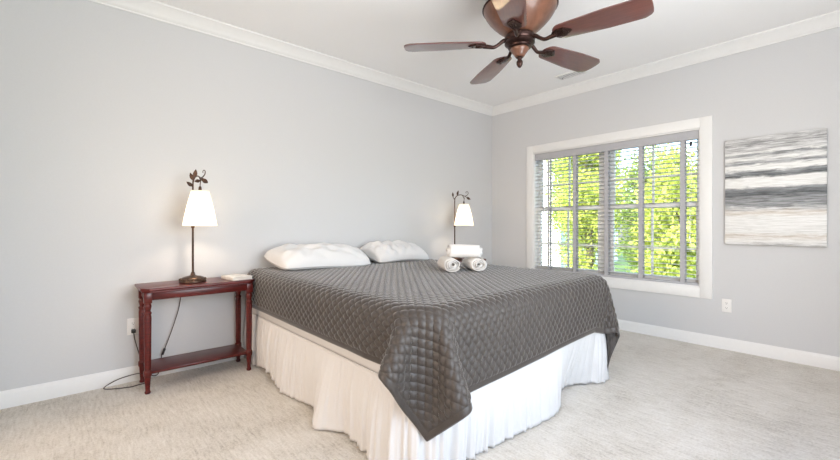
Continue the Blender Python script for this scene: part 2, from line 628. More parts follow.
# ------------------------------------------------------------------ window and doorway added for the fill lights, behind the camera
win_added = thing('window_added', 'added white window frame around the fill light behind', 'window', (-3.0, YS, .38), kind='structure')
bm = bmesh.new()
for bb in ((-4.1, -4.0, YS, YS + .018, .28, 2.43), (-2.0, -1.9, YS, YS + .018, .28, 2.43), (-4.0, -2.0, YS, YS + .018, 2.33, 2.43), (-4.0, -2.0, YS, YS + .018, .28, .38),
           (-4.0, -3.95, YS - .1, YS - .05, .38, 2.33), (-2.05, -2.0, YS - .1, YS - .05, .38, 2.33), (-3.03, -2.97, YS - .1, YS - .05, .38, 2.33),
           (-3.95, -2.05, YS - .1, YS - .05, .38, .43), (-3.95, -2.05, YS - .1, YS - .05, 2.28, 2.33), (-3.95, -2.05, YS - .1, YS - .05, 1.33, 1.38)):
    box(bm, *bb, .003)
obj('window_frame', bm, M['trim'], win_added, world=True)
door = thing('door_added', 'added white casing of the opening for the warm fill light', 'doorway', (XW, -1.85, 0), kind='structure')
bm = bmesh.new()
for b in ((XW, XW + .018, -3.09, -3.0, 0, 2.44), (XW, XW + .018, -.7, -.61, 0, 2.44), (XW, XW + .018, -3.0, -.7, 2.35, 2.44)):
    box(bm, *b, .003)
obj('casing', bm, M['trim'], door, world=True)

# ================================================================== BED
BX0, BX1, BY0, BY1 = -3.318, -1.508, -2.238, -.03


def round_rect(x0, x1, y0, y1, r, n=10, open_head=False):
    """outline going from the head end down the left side, round the foot and up the right side"""
    rs = r if isinstance(r, (tuple, list)) else (r, r)
    pts = [(x0, y) for y in np.linspace(y1, y0 + rs[0], 40)]
    pts += [(x0 + rs[0] - rs[0] * math.cos(t), y0 + rs[0] - rs[0] * math.sin(t)) for t in np.linspace(0, PI / 2, n)[1:]]
    pts += [(x, y0) for x in np.linspace(x0 + rs[0], x1 - rs[1], 40)[1:]]
    pts += [(x1 - rs[1] + rs[1] * math.sin(t), y0 + rs[1] - rs[1] * math.cos(t)) for t in np.linspace(0, PI / 2, n)[1:]]
    pts += [(x1, y) for y in np.linspace(y0 + rs[1], y1, 40)[1:]]
    return pts


bed = thing('bed', 'king bed with white gathered skirt against the grey wall', 'bed', (-2.41, -1.13, 0))
RCN = (.20, .09)
V = []; F = []
prof = [(.012, .392), (0, .405), (0, .655)] + [(.065 * (1 - math.cos(t)), .662 + .066 * math.sin(t)) for t in np.linspace(0, PI / 2, 8)]
rings = []
for ins, z in prof:
    rings.append([(x, y, z) for x, y in round_rect(BX0 + ins, BX1 - ins, BY0 + ins, BY1, (RCN[0] - ins, max(RCN[1] - ins, .02)))])
bm = bmesh.new()
vr = [[bm.verts.new(p) for p in ring] for ring in rings]
n = len(vr[0])
for a, b in zip(vr, vr[1:]):
    for k in range(n):
        bm.faces.new((a[k], a[(k + 1) % n], b[(k + 1) % n], b[k]))
bm.faces.new(vr[0][::-1]); bm.faces.new(vr[-1])
obj('mattress', bm, M['sheet'], bed, world=True, smooth=50)
bm = bmesh.new(); box(bm, BX0 + .13, BX1 - .13, BY0 + .16, BY1 - .01, .0, .390, .02)
obj('box_spring', bm, M['sheet'], bed, world=True)

# bed skirt: gathered cloth from the top of the box spring to the floor
outl = np.array(round_rect(BX0, BX1, BY0, BY1, RCN, 14))
seg = np.r_[0, np.cumsum(np.hypot(*np.diff(outl, axis=0).T))]
NSK, NRK = 1100, 26
S = np.linspace(0, seg[-1], NSK)
bx = np.interp(S, seg, outl[:, 0]); by = np.interp(S, seg, outl[:, 1])
tx = np.gradient(bx); ty = np.gradient(by); L = np.hypot(tx, ty); nx = ty / L; ny = -tx / L
k5 = np.ones(15) / 15
nx = -nx; ny = -ny
if nx[10] > 0: nx, ny = -nx, -ny
nx = np.convolve(np.pad(nx, 7, 'edge'), k5, 'valid'); ny = np.convolve(np.pad(ny, 7, 'edge'), k5, 'valid')


def sL(y): return -.03 - y                                   # arc length at y on the left side
sC0 = sL(BY0 + .20); sC1 = sC0 + .20 * PI / 2
def sF(x): return sC1 + (x - (BX0 + .20))                     # arc length at x along the foot
sR0 = sF(BX1 - .09)
off_k = [(0, .005), (sL(-.2), .008), (sL(-.42), .0), (sL(-.55), .015), (sL(-.75), .035), (sL(-.92), .06), (sL(-1.1), .028), (sL(-1.25), .0),
         (sL(-1.36), .035), (sL(-1.44), .10), (sL(-1.50), .125), (sL(-1.57), .06), (sL(-1.64), .01), (sL(-1.78), .02), (sL(-1.95), .05),
         (sC0 + .08, .04), (sC1 - .05, .0), (sF(-2.95), .005), (sF(-2.7), .02), (sF(-2.45), .04), (sF(-2.3), .045), (sF(-2.18), .015),
         (sF(-2.08), -.06), (sF(-1.96), -.115), (sF(-1.82), -.11), (sF(-1.70), -.04), (sF(-1.62), .015), (sR0 + .05, .035), (sR0 + .3, .02), (seg[-1], .01)]
hem_k = [(0, .006), (sL(-.3), .008), (sL(-.45), .035), (sL(-.6), .045), (sL(-.78), .012), (sL(-.95), .006), (sL(-1.2), .010), (sL(-1.32), .02), (sL(-1.48), .005),
         (sL(-1.64), .012), (sL(-1.95), .006), (sF(-2.3), .006), (sF(-2.05), .022), (sF(-1.8), .012), (sF(-1.6), .006), (seg[-1], .006)]
ok = np.array(off_k); hk = np.array(hem_k)
off = np.interp(S, ok[:, 0], ok[:, 1]); hem = np.interp(S, hk[:, 0], hk[:, 1])
g = np.exp(-np.linspace(-2.2, 2.2, 31) ** 2); g /= g.sum()
off = np.convolve(np.pad(off, 15, 'edge'), g, 'valid'); hem = np.convolve(np.pad(hem, 15, 'edge'), g, 'valid')
rng = np.random.RandomState(5)
ph = S + .02 * np.sin(S * 5.1) + .011 * np.sin(S * 17.3 + 1) + .006 * np.sin(S * 41 + 2)
fold = .55 * np.sin(ph * 2 * PI / .105) + .45 * np.sin(ph * 2 * PI / .061 + 1.3) + .30 * np.sin(ph * 2 * PI / .034 + .4)
fold *= .6 + .4 * np.sin(S * 3.3 + .5)
fine = np.sin(ph * 2 * PI / .021) * .6 + .4 * np.sin(ph * 2 * PI / .0155 + 1)
V = np.zeros((NRK, NSK, 3))
for r_ in range(NRK):
    a = r_ / (NRK - 1)
    z = .40 * (1 - a) + hem * a
    flare = off * (a ** 1.15) + .012 * math.sin(PI * min(1, a * 1.1)) * (off > .0)
    d = .004 + flare + fold * (.0018 + .0165 * a ** .8) + fine * .0022 * (1 - .75 * a)
    V[r_, :, 0] = bx + nx * d; V[r_, :, 1] = by + ny * d; V[r_, :, 2] = z
V[..., 1] = np.minimum(V[..., 1], -.022)
sk = from_arrays('bed_skirt', V, grid_faces(NSK, NRK), M['skirt'], bed, world=True)
sol = sk.modifiers.new('thickness', 'SOLIDIFY'); sol.thickness = .002; sol.offset = 0
bm = bmesh.new()
tube(bm, [(bx[i] + nx[i] * .006, by[i] + ny[i] * .006, 0.402) for i in range(0, NSK, 6)], .0035, 6)
obj('skirt_seam', bm, M['skirt'], sk, world=True, smooth=180)

# ------------------------------------------------------------------ quilt (draped cloth, stored as a coarse grid and refined here)
QNX, QNY = 78, 74
# kept columns and rows of the cloth grid, then x, y, z of each kept point in half millimetres from (-3.8, -2.8, 0)
QCI = [0, 1, 2, 3, 4, 5, 6, 7, 8, 9, 10, 11, 12, 13, 14, 15, 16, 21, 26, 31, 36, 41, 46, 51, 56, 60, 61, 62, 63, 64, 65, 66, 67, 68, 69, 70, 71, 72, 73, 74, 75, 76, 77]
QRJ = [0, 5, 10, 15, 20, 25, 30, 35, 40, 45, 50, 54, 55, 56, 57, 58, 59, 60, 61, 62, 63, 64, 65, 66, 67, 68, 69, 70, 71, 72, 73]
Q_GRID = [
    928, 5401, 929, 928, 5401, 995, 928, 5401, 1060, 928, 5401, 1125, 928, 5401, 1190, 929, 5401, 1255, 930, 5401, 1321, 940, 5401, 1385, 973, 5401, 1442, 1028, 5401, 1477, 1092, 5401, 1488, 1157, 5400, 1486, 1222, 5400, 1490, 1288, 5400, 1490, 1353, 5400, 1490, 1418, 5400, 1490, 1483, 5400, 1490, 1809, 5400, 1490, 2135, 5400, 1490, 2461, 5400, 1490, 2787, 5400, 1490, 3113, 5400, 1490, 3439, 5400, 1490, 3765, 5400, 1490, 4091, 5400, 1490, 4352, 5400, 1490, 4417, 5400, 1487, 4483, 5400, 1487, 4545, 5400, 1468, 4593, 5400, 1423, 4609, 5400, 1352, 4609, 5400, 1271, 4610, 5399, 1190, 4610, 5399, 1109, 4610, 5399, 1028, 4610, 5399, 947, 4610, 5399, 866, 4610, 5399, 786, 4610, 5399, 705, 4610, 5399, 624, 4610, 5399, 543, 4610, 5400, 462, 4610, 5400, 381,
    928, 5051, 929, 928, 5051, 995, 928, 5051, 1060, 928, 5051, 1125, 928, 5051, 1190, 928, 5052, 1256, 932, 5052, 1320, 945, 5052, 1383, 978, 5052, 1437, 1030, 5052, 1472, 1092, 5052, 1485, 1157, 5052, 1488, 1222, 5052, 1489, 1288, 5052, 1490, 1353, 5052, 1490, 1418, 5053, 1490, 1483, 5053, 1490, 1809, 5054, 1490, 2135, 5055, 1490, 2461, 5056, 1490, 2787, 5057, 1490, 3113, 5058, 1490, 3439, 5059, 1490, 3765, 5060, 1490, 4091, 5061, 1490, 4352, 5062, 1489, 4417, 5062, 1487, 4482, 5062, 1483, 4541, 5062, 1462, 4587, 5063, 1419, 4606, 5063, 1351, 4610, 5063, 1271, 4610, 5063, 1190, 4610, 5063, 1109, 4610, 5063, 1028, 4610, 5064, 947, 4610, 5064, 867, 4610, 5064, 786, 4610, 5064, 705, 4610, 5065, 624, 4610, 5065, 543, 4610, 5065, 462, 4610, 5065, 381,
    928, 4700, 929, 928, 4700, 995, 928, 4701, 1060, 928, 4701, 1125, 928, 4702, 1190, 929, 4702, 1255, 932, 4702, 1320, 945, 4703, 1383, 978, 4703, 1437, 1030, 4703, 1472, 1092, 4703, 1485, 1157, 4704, 1488, 1222, 4704, 1489, 1288, 4704, 1490, 1353, 4705, 1490, 1418, 4705, 1490, 1483, 4705, 1490, 1809, 4708, 1490, 2135, 4710, 1490, 2461, 4712, 1490, 2787, 4714, 1490, 3113, 4716, 1490, 3439, 4718, 1490, 3765, 4720, 1490, 4091, 4723, 1490, 4352, 4724, 1489, 4417, 4724, 1488, 4482, 4725, 1483, 4541, 4725, 1461, 4587, 4725, 1419, 4606, 4726, 1351, 4610, 4726, 1271, 4610, 4727, 1190, 4610, 4727, 1109, 4610, 4728, 1028, 4610, 4728, 947, 4610, 4728, 866, 4610, 4729, 786, 4610, 4729, 705, 4610, 4730, 624, 4610, 4730, 543, 4610, 4731, 462, 4610, 4731, 381,
    928, 4349, 929, 927, 4350, 994, 927, 4351, 1060, 927, 4351, 1125, 928, 4352, 1190, 928, 4352, 1255, 932, 4353, 1320, 945, 4354, 1383, 978, 4354, 1437, 1030, 4355, 1471, 1092, 4355, 1486, 1157, 4355, 1488, 1222, 4356, 1490, 1288, 4356, 1490, 1353, 4357, 1490, 1418, 4358, 1490, 1483, 4358, 1490, 1809, 4361, 1490, 2135, 4365, 1490, 2461, 4368, 1490, 2787, 4371, 1490, 3113, 4374, 1490, 3439, 4377, 1490, 3765, 4381, 1490, 4091, 4384, 1490, 4352, 4386, 1489, 4417, 4387, 1487, 4482, 4387, 1483, 4541, 4388, 1462, 4587, 4388, 1419, 4606, 4389, 1351, 4610, 4390, 1271, 4610, 4390, 1190, 4610, 4391, 1109, 4610, 4392, 1028, 4610, 4392, 947, 4610, 4393, 867, 4610, 4394, 786, 4610, 4394, 705, 4610, 4395, 624, 4610, 4395, 543, 4610, 4396, 462, 4610, 4397, 381,
    928, 3999, 929, 927, 4000, 994, 927, 4000, 1060, 927, 4001, 1125, 928, 4002, 1190, 928, 4003, 1255, 932, 4004, 1320, 945, 4004, 1383, 978, 4005, 1437, 1030, 4006, 1471, 1092, 4006, 1485, 1157, 4007, 1488, 1222, 4008, 1490, 1288, 4008, 1490, 1353, 4009, 1490, 1418, 4010, 1490, 1483, 4011, 1490, 1809, 4015, 1490, 2135, 4019, 1490, 2461, 4024, 1490, 2787, 4028, 1490, 3113, 4032, 1490, 3439, 4037, 1490, 3765, 4041, 1490, 4091, 4045, 1490, 4352, 4048, 1489, 4417, 4049, 1487, 4482, 4050, 1483, 4541, 4050, 1462, 4587, 4051, 1419, 4606, 4052, 1351, 4610, 4053, 1271, 4610, 4054, 1190, 4610, 4055, 1109, 4610, 4056, 1028, 4610, 4056, 947, 4610, 4057, 867, 4610, 4058, 786, 4610, 4059, 705, 4610, 4060, 624, 4610, 4061, 543, 4610, 4062, 462, 4610, 4063, 381,
    928, 3648, 929, 928, 3649, 994, 928, 3650, 1060, 928, 3651, 1125, 928, 3652, 1190, 928, 3653, 1255, 932, 3654, 1320, 945, 3655, 1383, 978, 3656, 1437, 1030, 3657, 1472, 1092, 3658, 1485, 1157, 3659, 1488, 1222, 3659, 1490, 1288, 3660, 1490, 1353, 3662, 1490, 1418, 3663, 1490, 1483, 3664, 1490, 1809, 3669, 1490, 2135, 3674, 1490, 2461, 3680, 1490, 2787, 3685, 1490, 3113, 3690, 1490, 3439, 3696, 1490, 3765, 3701, 1490, 4091, 3706, 1490, 4352, 3711, 1489, 4417, 3711, 1487, 4482, 3712, 1483, 4541, 3713, 1462, 4587, 3714, 1419, 4606, 3715, 1351, 4610, 3716, 1271, 4610, 3718, 1190, 4610, 3719, 1109, 4610, 3720, 1028, 4610, 3721, 947, 4610, 3722, 867, 4610, 3723, 786, 4610, 3724, 705, 4610, 3725, 624, 4610, 3726, 543, 4610, 3727, 462, 4610, 3728, 381,
    927, 3297, 929, 927, 3299, 994, 927, 3300, 1060, 927, 3301, 1125, 927, 3302, 1190, 928, 3304, 1255, 932, 3305, 1320, 945, 3306, 1383, 978, 3307, 1437, 1030, 3308, 1471, 1092, 3309, 1486, 1157, 3310, 1488, 1222, 3311, 1490, 1288, 3313, 1490, 1353, 3314, 1490, 1418, 3315, 1490, 1483, 3316, 1490, 1809, 3323, 1490, 2135, 3329, 1490, 2461, 3336, 1490, 2787, 3342, 1490, 3113, 3348, 1490, 3439, 3355, 1490, 3765, 3361, 1490, 4091, 3368, 1490, 4352, 3373, 1489, 4417, 3374, 1488, 4482, 3375, 1483, 4541, 3376, 1462, 4587, 3377, 1419, 4606, 3378, 1351, 4610, 3380, 1271, 4610, 3381, 1190, 4610, 3382, 1109, 4610, 3384, 1028, 4610, 3385, 947, 4610, 3386, 867, 4610, 3388, 786, 4610, 3389, 705, 4610, 3390, 624, 4610, 3391, 543, 4611, 3393, 462, 4611, 3394, 381,
    929, 2947, 929, 929, 2948, 994, 928, 2950, 1060, 928, 2951, 1125, 928, 2953, 1190, 929, 2954, 1255, 932, 2955, 1320, 945, 2957, 1383, 978, 2958, 1437, 1030, 2959, 1472, 1092, 2961, 1485, 1157, 2962, 1488, 1222, 2963, 1490, 1288, 2965, 1490, 1353, 2966, 1490, 1418, 2968, 1490, 1483, 2969, 1490, 1809, 2977, 1490, 2135, 2984, 1490, 2461, 2992, 1490, 2787, 2999, 1490, 3113, 3006, 1490, 3439, 3014, 1490, 3765, 3021, 1490, 4091, 3029, 1490, 4352, 3035, 1489, 4417, 3036, 1488, 4482, 3037, 1483, 4541, 3038, 1462, 4587, 3040, 1419, 4606, 3041, 1351, 4610, 3043, 1271, 4610, 3045, 1190, 4610, 3046, 1109, 4610, 3048, 1028, 4610, 3049, 948, 4610, 3051, 867, 4610, 3052, 786, 4610, 3054, 705, 4610, 3055, 624, 4610, 3057, 543, 4610, 3058, 462, 4610, 3060, 381,
    925, 2596, 929, 925, 2598, 995, 925, 2600, 1060, 926, 2601, 1125, 927, 2603, 1190, 928, 2605, 1256, 932, 2606, 1321, 945, 2608, 1383, 978, 2609, 1437, 1030, 2610, 1472, 1092, 2612, 1486, 1157, 2613, 1488, 1222, 2615, 1490, 1288, 2617, 1490, 1353, 2618, 1490, 1418, 2620, 1490, 1483, 2622, 1490, 1809, 2630, 1490, 2135, 2639, 1490, 2461, 2647, 1490, 2787, 2656, 1490, 3113, 2665, 1490, 3439, 2673, 1490, 3765, 2682, 1490, 4091, 2690, 1490, 4352, 2697, 1489, 4417, 2698, 1487, 4482, 2699, 1483, 4541, 2701, 1462, 4587, 2703, 1419, 4606, 2705, 1351, 4610, 2707, 1271, 4610, 2708, 1190, 4610, 2710, 1109, 4610, 2712, 1028, 4610, 2714, 948, 4610, 2715, 867, 4610, 2717, 786, 4610, 2719, 705, 4610, 2721, 624, 4610, 2722, 543, 4610, 2724, 462, 4610, 2726, 381,
    932, 2246, 929, 933, 2248, 995, 932, 2250, 1060, 932, 2252, 1125, 931, 2253, 1190, 931, 2255, 1255, 933, 2257, 1321, 946, 2258, 1383, 978, 2260, 1437, 1030, 2261, 1472, 1092, 2263, 1486, 1157, 2265, 1488, 1222, 2267, 1490, 1288, 2269, 1490, 1353, 2271, 1490, 1418, 2273, 1490, 1483, 2275, 1490, 1809, 2284, 1490, 2135, 2294, 1490, 2461, 2303, 1490, 2787, 2313, 1490, 3113, 2323, 1490, 3439, 2332, 1490, 3765, 2342, 1490, 4091, 2351, 1490, 4352, 2359, 1489, 4417, 2360, 1487, 4482, 2361, 1483, 4541, 2363, 1462, 4587, 2365, 1419, 4606, 2368, 1351, 4610, 2370, 1271, 4610, 2372, 1190, 4610, 2374, 1109, 4610, 2376, 1029, 4610, 2378, 948, 4610, 2380, 867, 4610, 2382, 786, 4610, 2384, 705, 4610, 2386, 624, 4610, 2388, 543, 4610, 2390, 462, 4610, 2391, 381,
    920, 1896, 930, 920, 1898, 995, 920, 1900, 1060, 922, 1902, 1125, 923, 1904, 1190, 926, 1906, 1256, 931, 1908, 1321, 945, 1909, 1383, 978, 1911, 1437, 1030, 1912, 1472, 1092, 1914, 1486, 1157, 1916, 1488, 1222, 1919, 1490, 1288, 1921, 1490, 1353, 1923, 1490, 1418, 1925, 1490, 1483, 1927, 1490, 1809, 1938, 1490, 2135, 1949, 1490, 2461, 1959, 1490, 2787, 1970, 1490, 3113, 1981, 1490, 3439, 1991, 1490, 3765, 2002, 1490, 4091, 2013, 1490, 4352, 2021, 1489, 4417, 2022, 1487, 4482, 2023, 1483, 4541, 2026, 1462, 4587, 2028, 1419, 4606, 2031, 1351, 4609, 2034, 1271, 4610, 2036, 1191, 4610, 2038, 1110, 4610, 2040, 1029, 4610, 2042, 948, 4611, 2045, 867, 4611, 2047, 786, 4612, 2049, 705, 4612, 2051, 624, 4613, 2053, 543, 4613, 2055, 463, 4613, 2057, 382,
    930, 1616, 929, 933, 1618, 994, 933, 1620, 1060, 933, 1622, 1125, 932, 1624, 1190, 931, 1626, 1255, 933, 1629, 1320, 945, 1630, 1383, 978, 1632, 1437, 1030, 1633, 1472, 1092, 1634, 1486, 1157, 1637, 1488, 1222, 1640, 1490, 1288, 1643, 1490, 1353, 1645, 1490, 1418, 1647, 1490, 1483, 1649, 1490, 1809, 1661, 1490, 2135, 1673, 1490, 2461, 1684, 1490, 2787, 1696, 1490, 3113, 1707, 1490, 3439, 1719, 1490, 3765, 1730, 1490, 4091, 1742, 1490, 4352, 1751, 1489, 4417, 1751, 1488, 4482, 1753, 1483, 4541, 1755, 1461, 4587, 1758, 1419, 4607, 1762, 1351, 4611, 1765, 1272, 4613, 1767, 1191, 4614, 1770, 1110, 4615, 1772, 1029, 4616, 1775, 948, 4617, 1777, 867, 4618, 1780, 786, 4619, 1782, 705, 4620, 1784, 624, 4621, 1787, 544, 4622, 1789, 463, 4624, 1792, 382,
    919, 1548, 930, 928, 1549, 994, 931, 1550, 1060, 933, 1552, 1125, 933, 1555, 1190, 932, 1557, 1255, 934, 1559, 1320, 945, 1561, 1383, 977, 1562, 1437, 1030, 1563, 1472, 1092, 1565, 1486, 1157, 1567, 1488, 1222, 1570, 1490, 1288, 1573, 1490, 1353, 1575, 1490, 1418, 1578, 1490, 1483, 1580, 1490, 1809, 1592, 1490, 2135, 1604, 1490, 2461, 1615, 1490, 2787, 1627, 1490, 3113, 1639, 1490, 3439, 1650, 1490, 3765, 1662, 1490, 4091, 1674, 1490, 4352, 1683, 1489, 4417, 1684, 1488, 4482, 1685, 1483, 4541, 1688, 1461, 4587, 1691, 1419, 4606, 1694, 1351, 4610, 1698, 1271, 4611, 1700, 1190, 4612, 1703, 1109, 4613, 1705, 1029, 4613, 1708, 948, 4614, 1710, 867, 4615, 1713, 786, 4615, 1715, 705, 4616, 1718, 624, 4617, 1720, 543, 4617, 1723, 462, 4618, 1726, 382,
    893, 1487, 933, 909, 1483, 996, 918, 1483, 1060, 925, 1484, 1125, 930, 1485, 1189, 932, 1487, 1254, 935, 1489, 1319, 946, 1491, 1382, 977, 1492, 1436, 1029, 1493, 1471, 1092, 1495, 1485, 1157, 1497, 1488, 1222, 1501, 1489, 1287, 1503, 1489, 1353, 1506, 1489, 1418, 1508, 1489, 1483, 1511, 1489, 1809, 1523, 1489, 2135, 1534, 1489, 2461, 1546, 1489, 2787, 1558, 1489, 3113, 1570, 1490, 3439, 1582, 1490, 3765, 1594, 1490, 4091, 1606, 1490, 4352, 1615, 1489, 4417, 1616, 1488, 4482, 1617, 1483, 4541, 1620, 1462, 4587, 1623, 1419, 4606, 1627, 1351, 4609, 1630, 1271, 4610, 1633, 1190, 4610, 1636, 1109, 4610, 1638, 1028, 4610, 1641, 947, 4611, 1644, 866, 4611, 1646, 785, 4612, 1649, 704, 4612, 1651, 624, 4612, 1654, 543, 4612, 1657, 462, 4612, 1660, 381,
    849, 1439, 939, 868, 1430, 1001, 884, 1426, 1063, 898, 1424, 1127, 910, 1422, 1191, 921, 1422, 1255, 930, 1423, 1319, 945, 1423, 1380, 978, 1423, 1433, 1029, 1423, 1467, 1091, 1425, 1484, 1156, 1427, 1487, 1221, 1431, 1488, 1286, 1434, 1488, 1352, 1436, 1487, 1417, 1439, 1487, 1482, 1441, 1487, 1809, 1453, 1487, 2135, 1465, 1487, 2461, 1478, 1487, 2787, 1490, 1487, 3113, 1502, 1489, 3439, 1514, 1489, 3765, 1526, 1489, 4091, 1538, 1489, 4352, 1548, 1489, 4417, 1548, 1487, 4482, 1549, 1482, 4542, 1552, 1461, 4587, 1556, 1418, 4606, 1560, 1350, 4609, 1563, 1271, 4609, 1566, 1190, 4609, 1569, 1109, 4609, 1571, 1028, 4609, 1574, 947, 4609, 1577, 866, 4609, 1579, 785, 4609, 1582, 704, 4609, 1585, 623, 4610, 1587, 542, 4610, 1590, 461, 4609, 1593, 381,
    792, 1402, 949, 812, 1393, 1011, 830, 1386, 1073, 848, 1379, 1135, 865, 1374, 1197, 884, 1369, 1259, 905, 1363, 1319, 934, 1359, 1374, 977, 1356, 1420, 1030, 1355, 1455, 1090, 1355, 1478, 1155, 1357, 1486, 1220, 1361, 1487, 1286, 1364, 1486, 1351, 1366, 1486, 1416, 1369, 1486, 1482, 1372, 1486, 1808, 1384, 1486, 2135, 1396, 1486, 2461, 1409, 1486, 2788, 1421, 1486, 3114, 1434, 1487, 3440, 1446, 1487, 3766, 1458, 1487, 4093, 1471, 1487, 4354, 1480, 1487, 4419, 1480, 1487, 4483, 1482, 1482, 4543, 1485, 1461, 4588, 1489, 1418, 4606, 1493, 1350, 4609, 1496, 1270, 4609, 1499, 1189, 4609, 1501, 1108, 4609, 1504, 1027, 4609, 1507, 946, 4609, 1509, 865, 4609, 1512, 784, 4609, 1515, 703, 4609, 1518, 622, 4609, 1521, 541, 4610, 1523, 461, 4609, 1526, 380,
    735, 1368, 959, 753, 1359, 1021, 775, 1348, 1081, 799, 1336, 1140, 825, 1324, 1198, 855, 1313, 1253, 891, 1303, 1305, 934, 1297, 1352, 983, 1293, 1394, 1035, 1290, 1433, 1092, 1287, 1463, 1155, 1288, 1479, 1220, 1291, 1485, 1285, 1294, 1486, 1351, 1297, 1486, 1416, 1299, 1486, 1481, 1302, 1486, 1808, 1315, 1486, 2135, 1327, 1486, 2462, 1340, 1486, 2788, 1353, 1486, 3115, 1365, 1486, 3441, 1378, 1486, 3768, 1390, 1486, 4094, 1403, 1486, 4355, 1412, 1486, 4421, 1413, 1487, 4485, 1414, 1482, 4544, 1417, 1460, 4589, 1421, 1417, 4606, 1425, 1348, 4609, 1429, 1268, 4609, 1431, 1188, 4609, 1434, 1107, 4609, 1437, 1026, 4610, 1440, 945, 4610, 1443, 864, 4610, 1446, 783, 4611, 1449, 702, 4612, 1452, 622, 4613, 1455, 541, 4614, 1458, 460, 4613, 1460, 379,
    690, 1324, 963, 712, 1311, 1023, 742, 1296, 1077, 777, 1281, 1129, 816, 1269, 1178, 858, 1261, 1224, 904, 1255, 1270, 951, 1251, 1313, 999, 1244, 1356, 1047, 1234, 1398, 1099, 1226, 1434, 1157, 1222, 1460, 1220, 1222, 1475, 1285, 1225, 1481, 1351, 1227, 1483, 1416, 1230, 1484, 1482, 1233, 1484, 1809, 1246, 1485, 2135, 1258, 1486, 2462, 1271, 1486, 2789, 1284, 1486, 3115, 1297, 1486, 3442, 1310, 1486, 3769, 1322, 1486, 4096, 1335, 1486, 4357, 1344, 1487, 4423, 1345, 1488, 4487, 1346, 1483, 4546, 1349, 1460, 4590, 1354, 1416, 4607, 1358, 1347, 4610, 1362, 1267, 4611, 1365, 1186, 4612, 1369, 1106, 4614, 1372, 1025, 4615, 1376, 945, 4617, 1380, 864, 4620, 1384, 784, 4622, 1388, 703, 4625, 1392, 623, 4628, 1397, 542, 4631, 1402, 462, 4631, 1402, 380,
    673, 1274, 950, 705, 1257, 1003, 747, 1246, 1049, 793, 1239, 1093, 840, 1236, 1136, 889, 1238, 1177, 937, 1242, 1219, 985, 1239, 1260, 1027, 1222, 1303, 1068, 1199, 1346, 1112, 1180, 1388, 1163, 1166, 1422, 1223, 1161, 1445, 1287, 1161, 1458, 1352, 1163, 1463, 1417, 1166, 1465, 1483, 1168, 1466, 1809, 1179, 1471, 2136, 1191, 1476, 2463, 1203, 1479, 2789, 1216, 1481, 3116, 1229, 1484, 3443, 1242, 1485, 3770, 1255, 1486, 4097, 1268, 1486, 4359, 1277, 1488, 4425, 1277, 1489, 4490, 1278, 1482, 4549, 1281, 1457, 4593, 1287, 1412, 4610, 1292, 1343, 4617, 1298, 1265, 4622, 1304, 1186, 4627, 1311, 1107, 4631, 1318, 1027, 4635, 1325, 948, 4639, 1331, 868, 4643, 1337, 788, 4647, 1344, 708, 4651, 1351, 628, 4655, 1358, 548, 4659, 1365, 468, 4663, 1368, 387,
    685, 1234, 917, 730, 1222, 962, 779, 1222, 1003, 828, 1226, 1044, 877, 1234, 1084, 926, 1242, 1124, 975, 1243, 1165, 1018, 1230, 1205, 1056, 1202, 1245, 1093, 1173, 1288, 1132, 1146, 1332, 1172, 1122, 1371, 1227, 1112, 1398, 1289, 1113, 1412, 1354, 1114, 1419, 1419, 1116, 1422, 1484, 1117, 1424, 1810, 1125, 1433, 2137, 1134, 1443, 2463, 1143, 1451, 2789, 1154, 1458, 3116, 1165, 1465, 3443, 1177, 1470, 3770, 1189, 1475, 4097, 1201, 1479, 4360, 1210, 1481, 4426, 1210, 1481, 4491, 1211, 1472, 4549, 1215, 1445, 4594, 1222, 1399, 4615, 1231, 1332, 4630, 1241, 1259, 4641, 1252, 1185, 4650, 1264, 1109, 4658, 1276, 1031, 4664, 1288, 953, 4670, 1298, 875, 4675, 1309, 796, 4680, 1319, 717, 4684, 1328, 638, 4689, 1337, 558, 4694, 1347, 479, 4698, 1355, 399,
    717, 1216, 870, 767, 1216, 911, 817, 1224, 951, 866, 1235, 991, 915, 1244, 1031, 964, 1247, 1071, 1009, 1236, 1110, 1049, 1210, 1150, 1086, 1178, 1191, 1123, 1148, 1232, 1153, 1115, 1275, 1183, 1083, 1315, 1233, 1075, 1340, 1292, 1085, 1351, 1356, 1089, 1357, 1420, 1090, 1360, 1486, 1090, 1363, 1811, 1093, 1375, 2137, 1098, 1388, 2463, 1102, 1400, 2790, 1109, 1411, 3116, 1116, 1422, 3443, 1124, 1432, 3770, 1133, 1442, 4096, 1143, 1450, 4358, 1149, 1456, 4423, 1149, 1456, 4487, 1150, 1445, 4544, 1155, 1418, 4582, 1166, 1365, 4609, 1179, 1299, 4627, 1190, 1232, 4645, 1200, 1164, 4660, 1213, 1094, 4674, 1227, 1022, 4685, 1242, 949, 4695, 1258, 875, 4703, 1274, 799, 4711, 1289, 723, 4717, 1304, 645, 4723, 1317, 568, 4728, 1330, 490, 4734, 1347, 412,
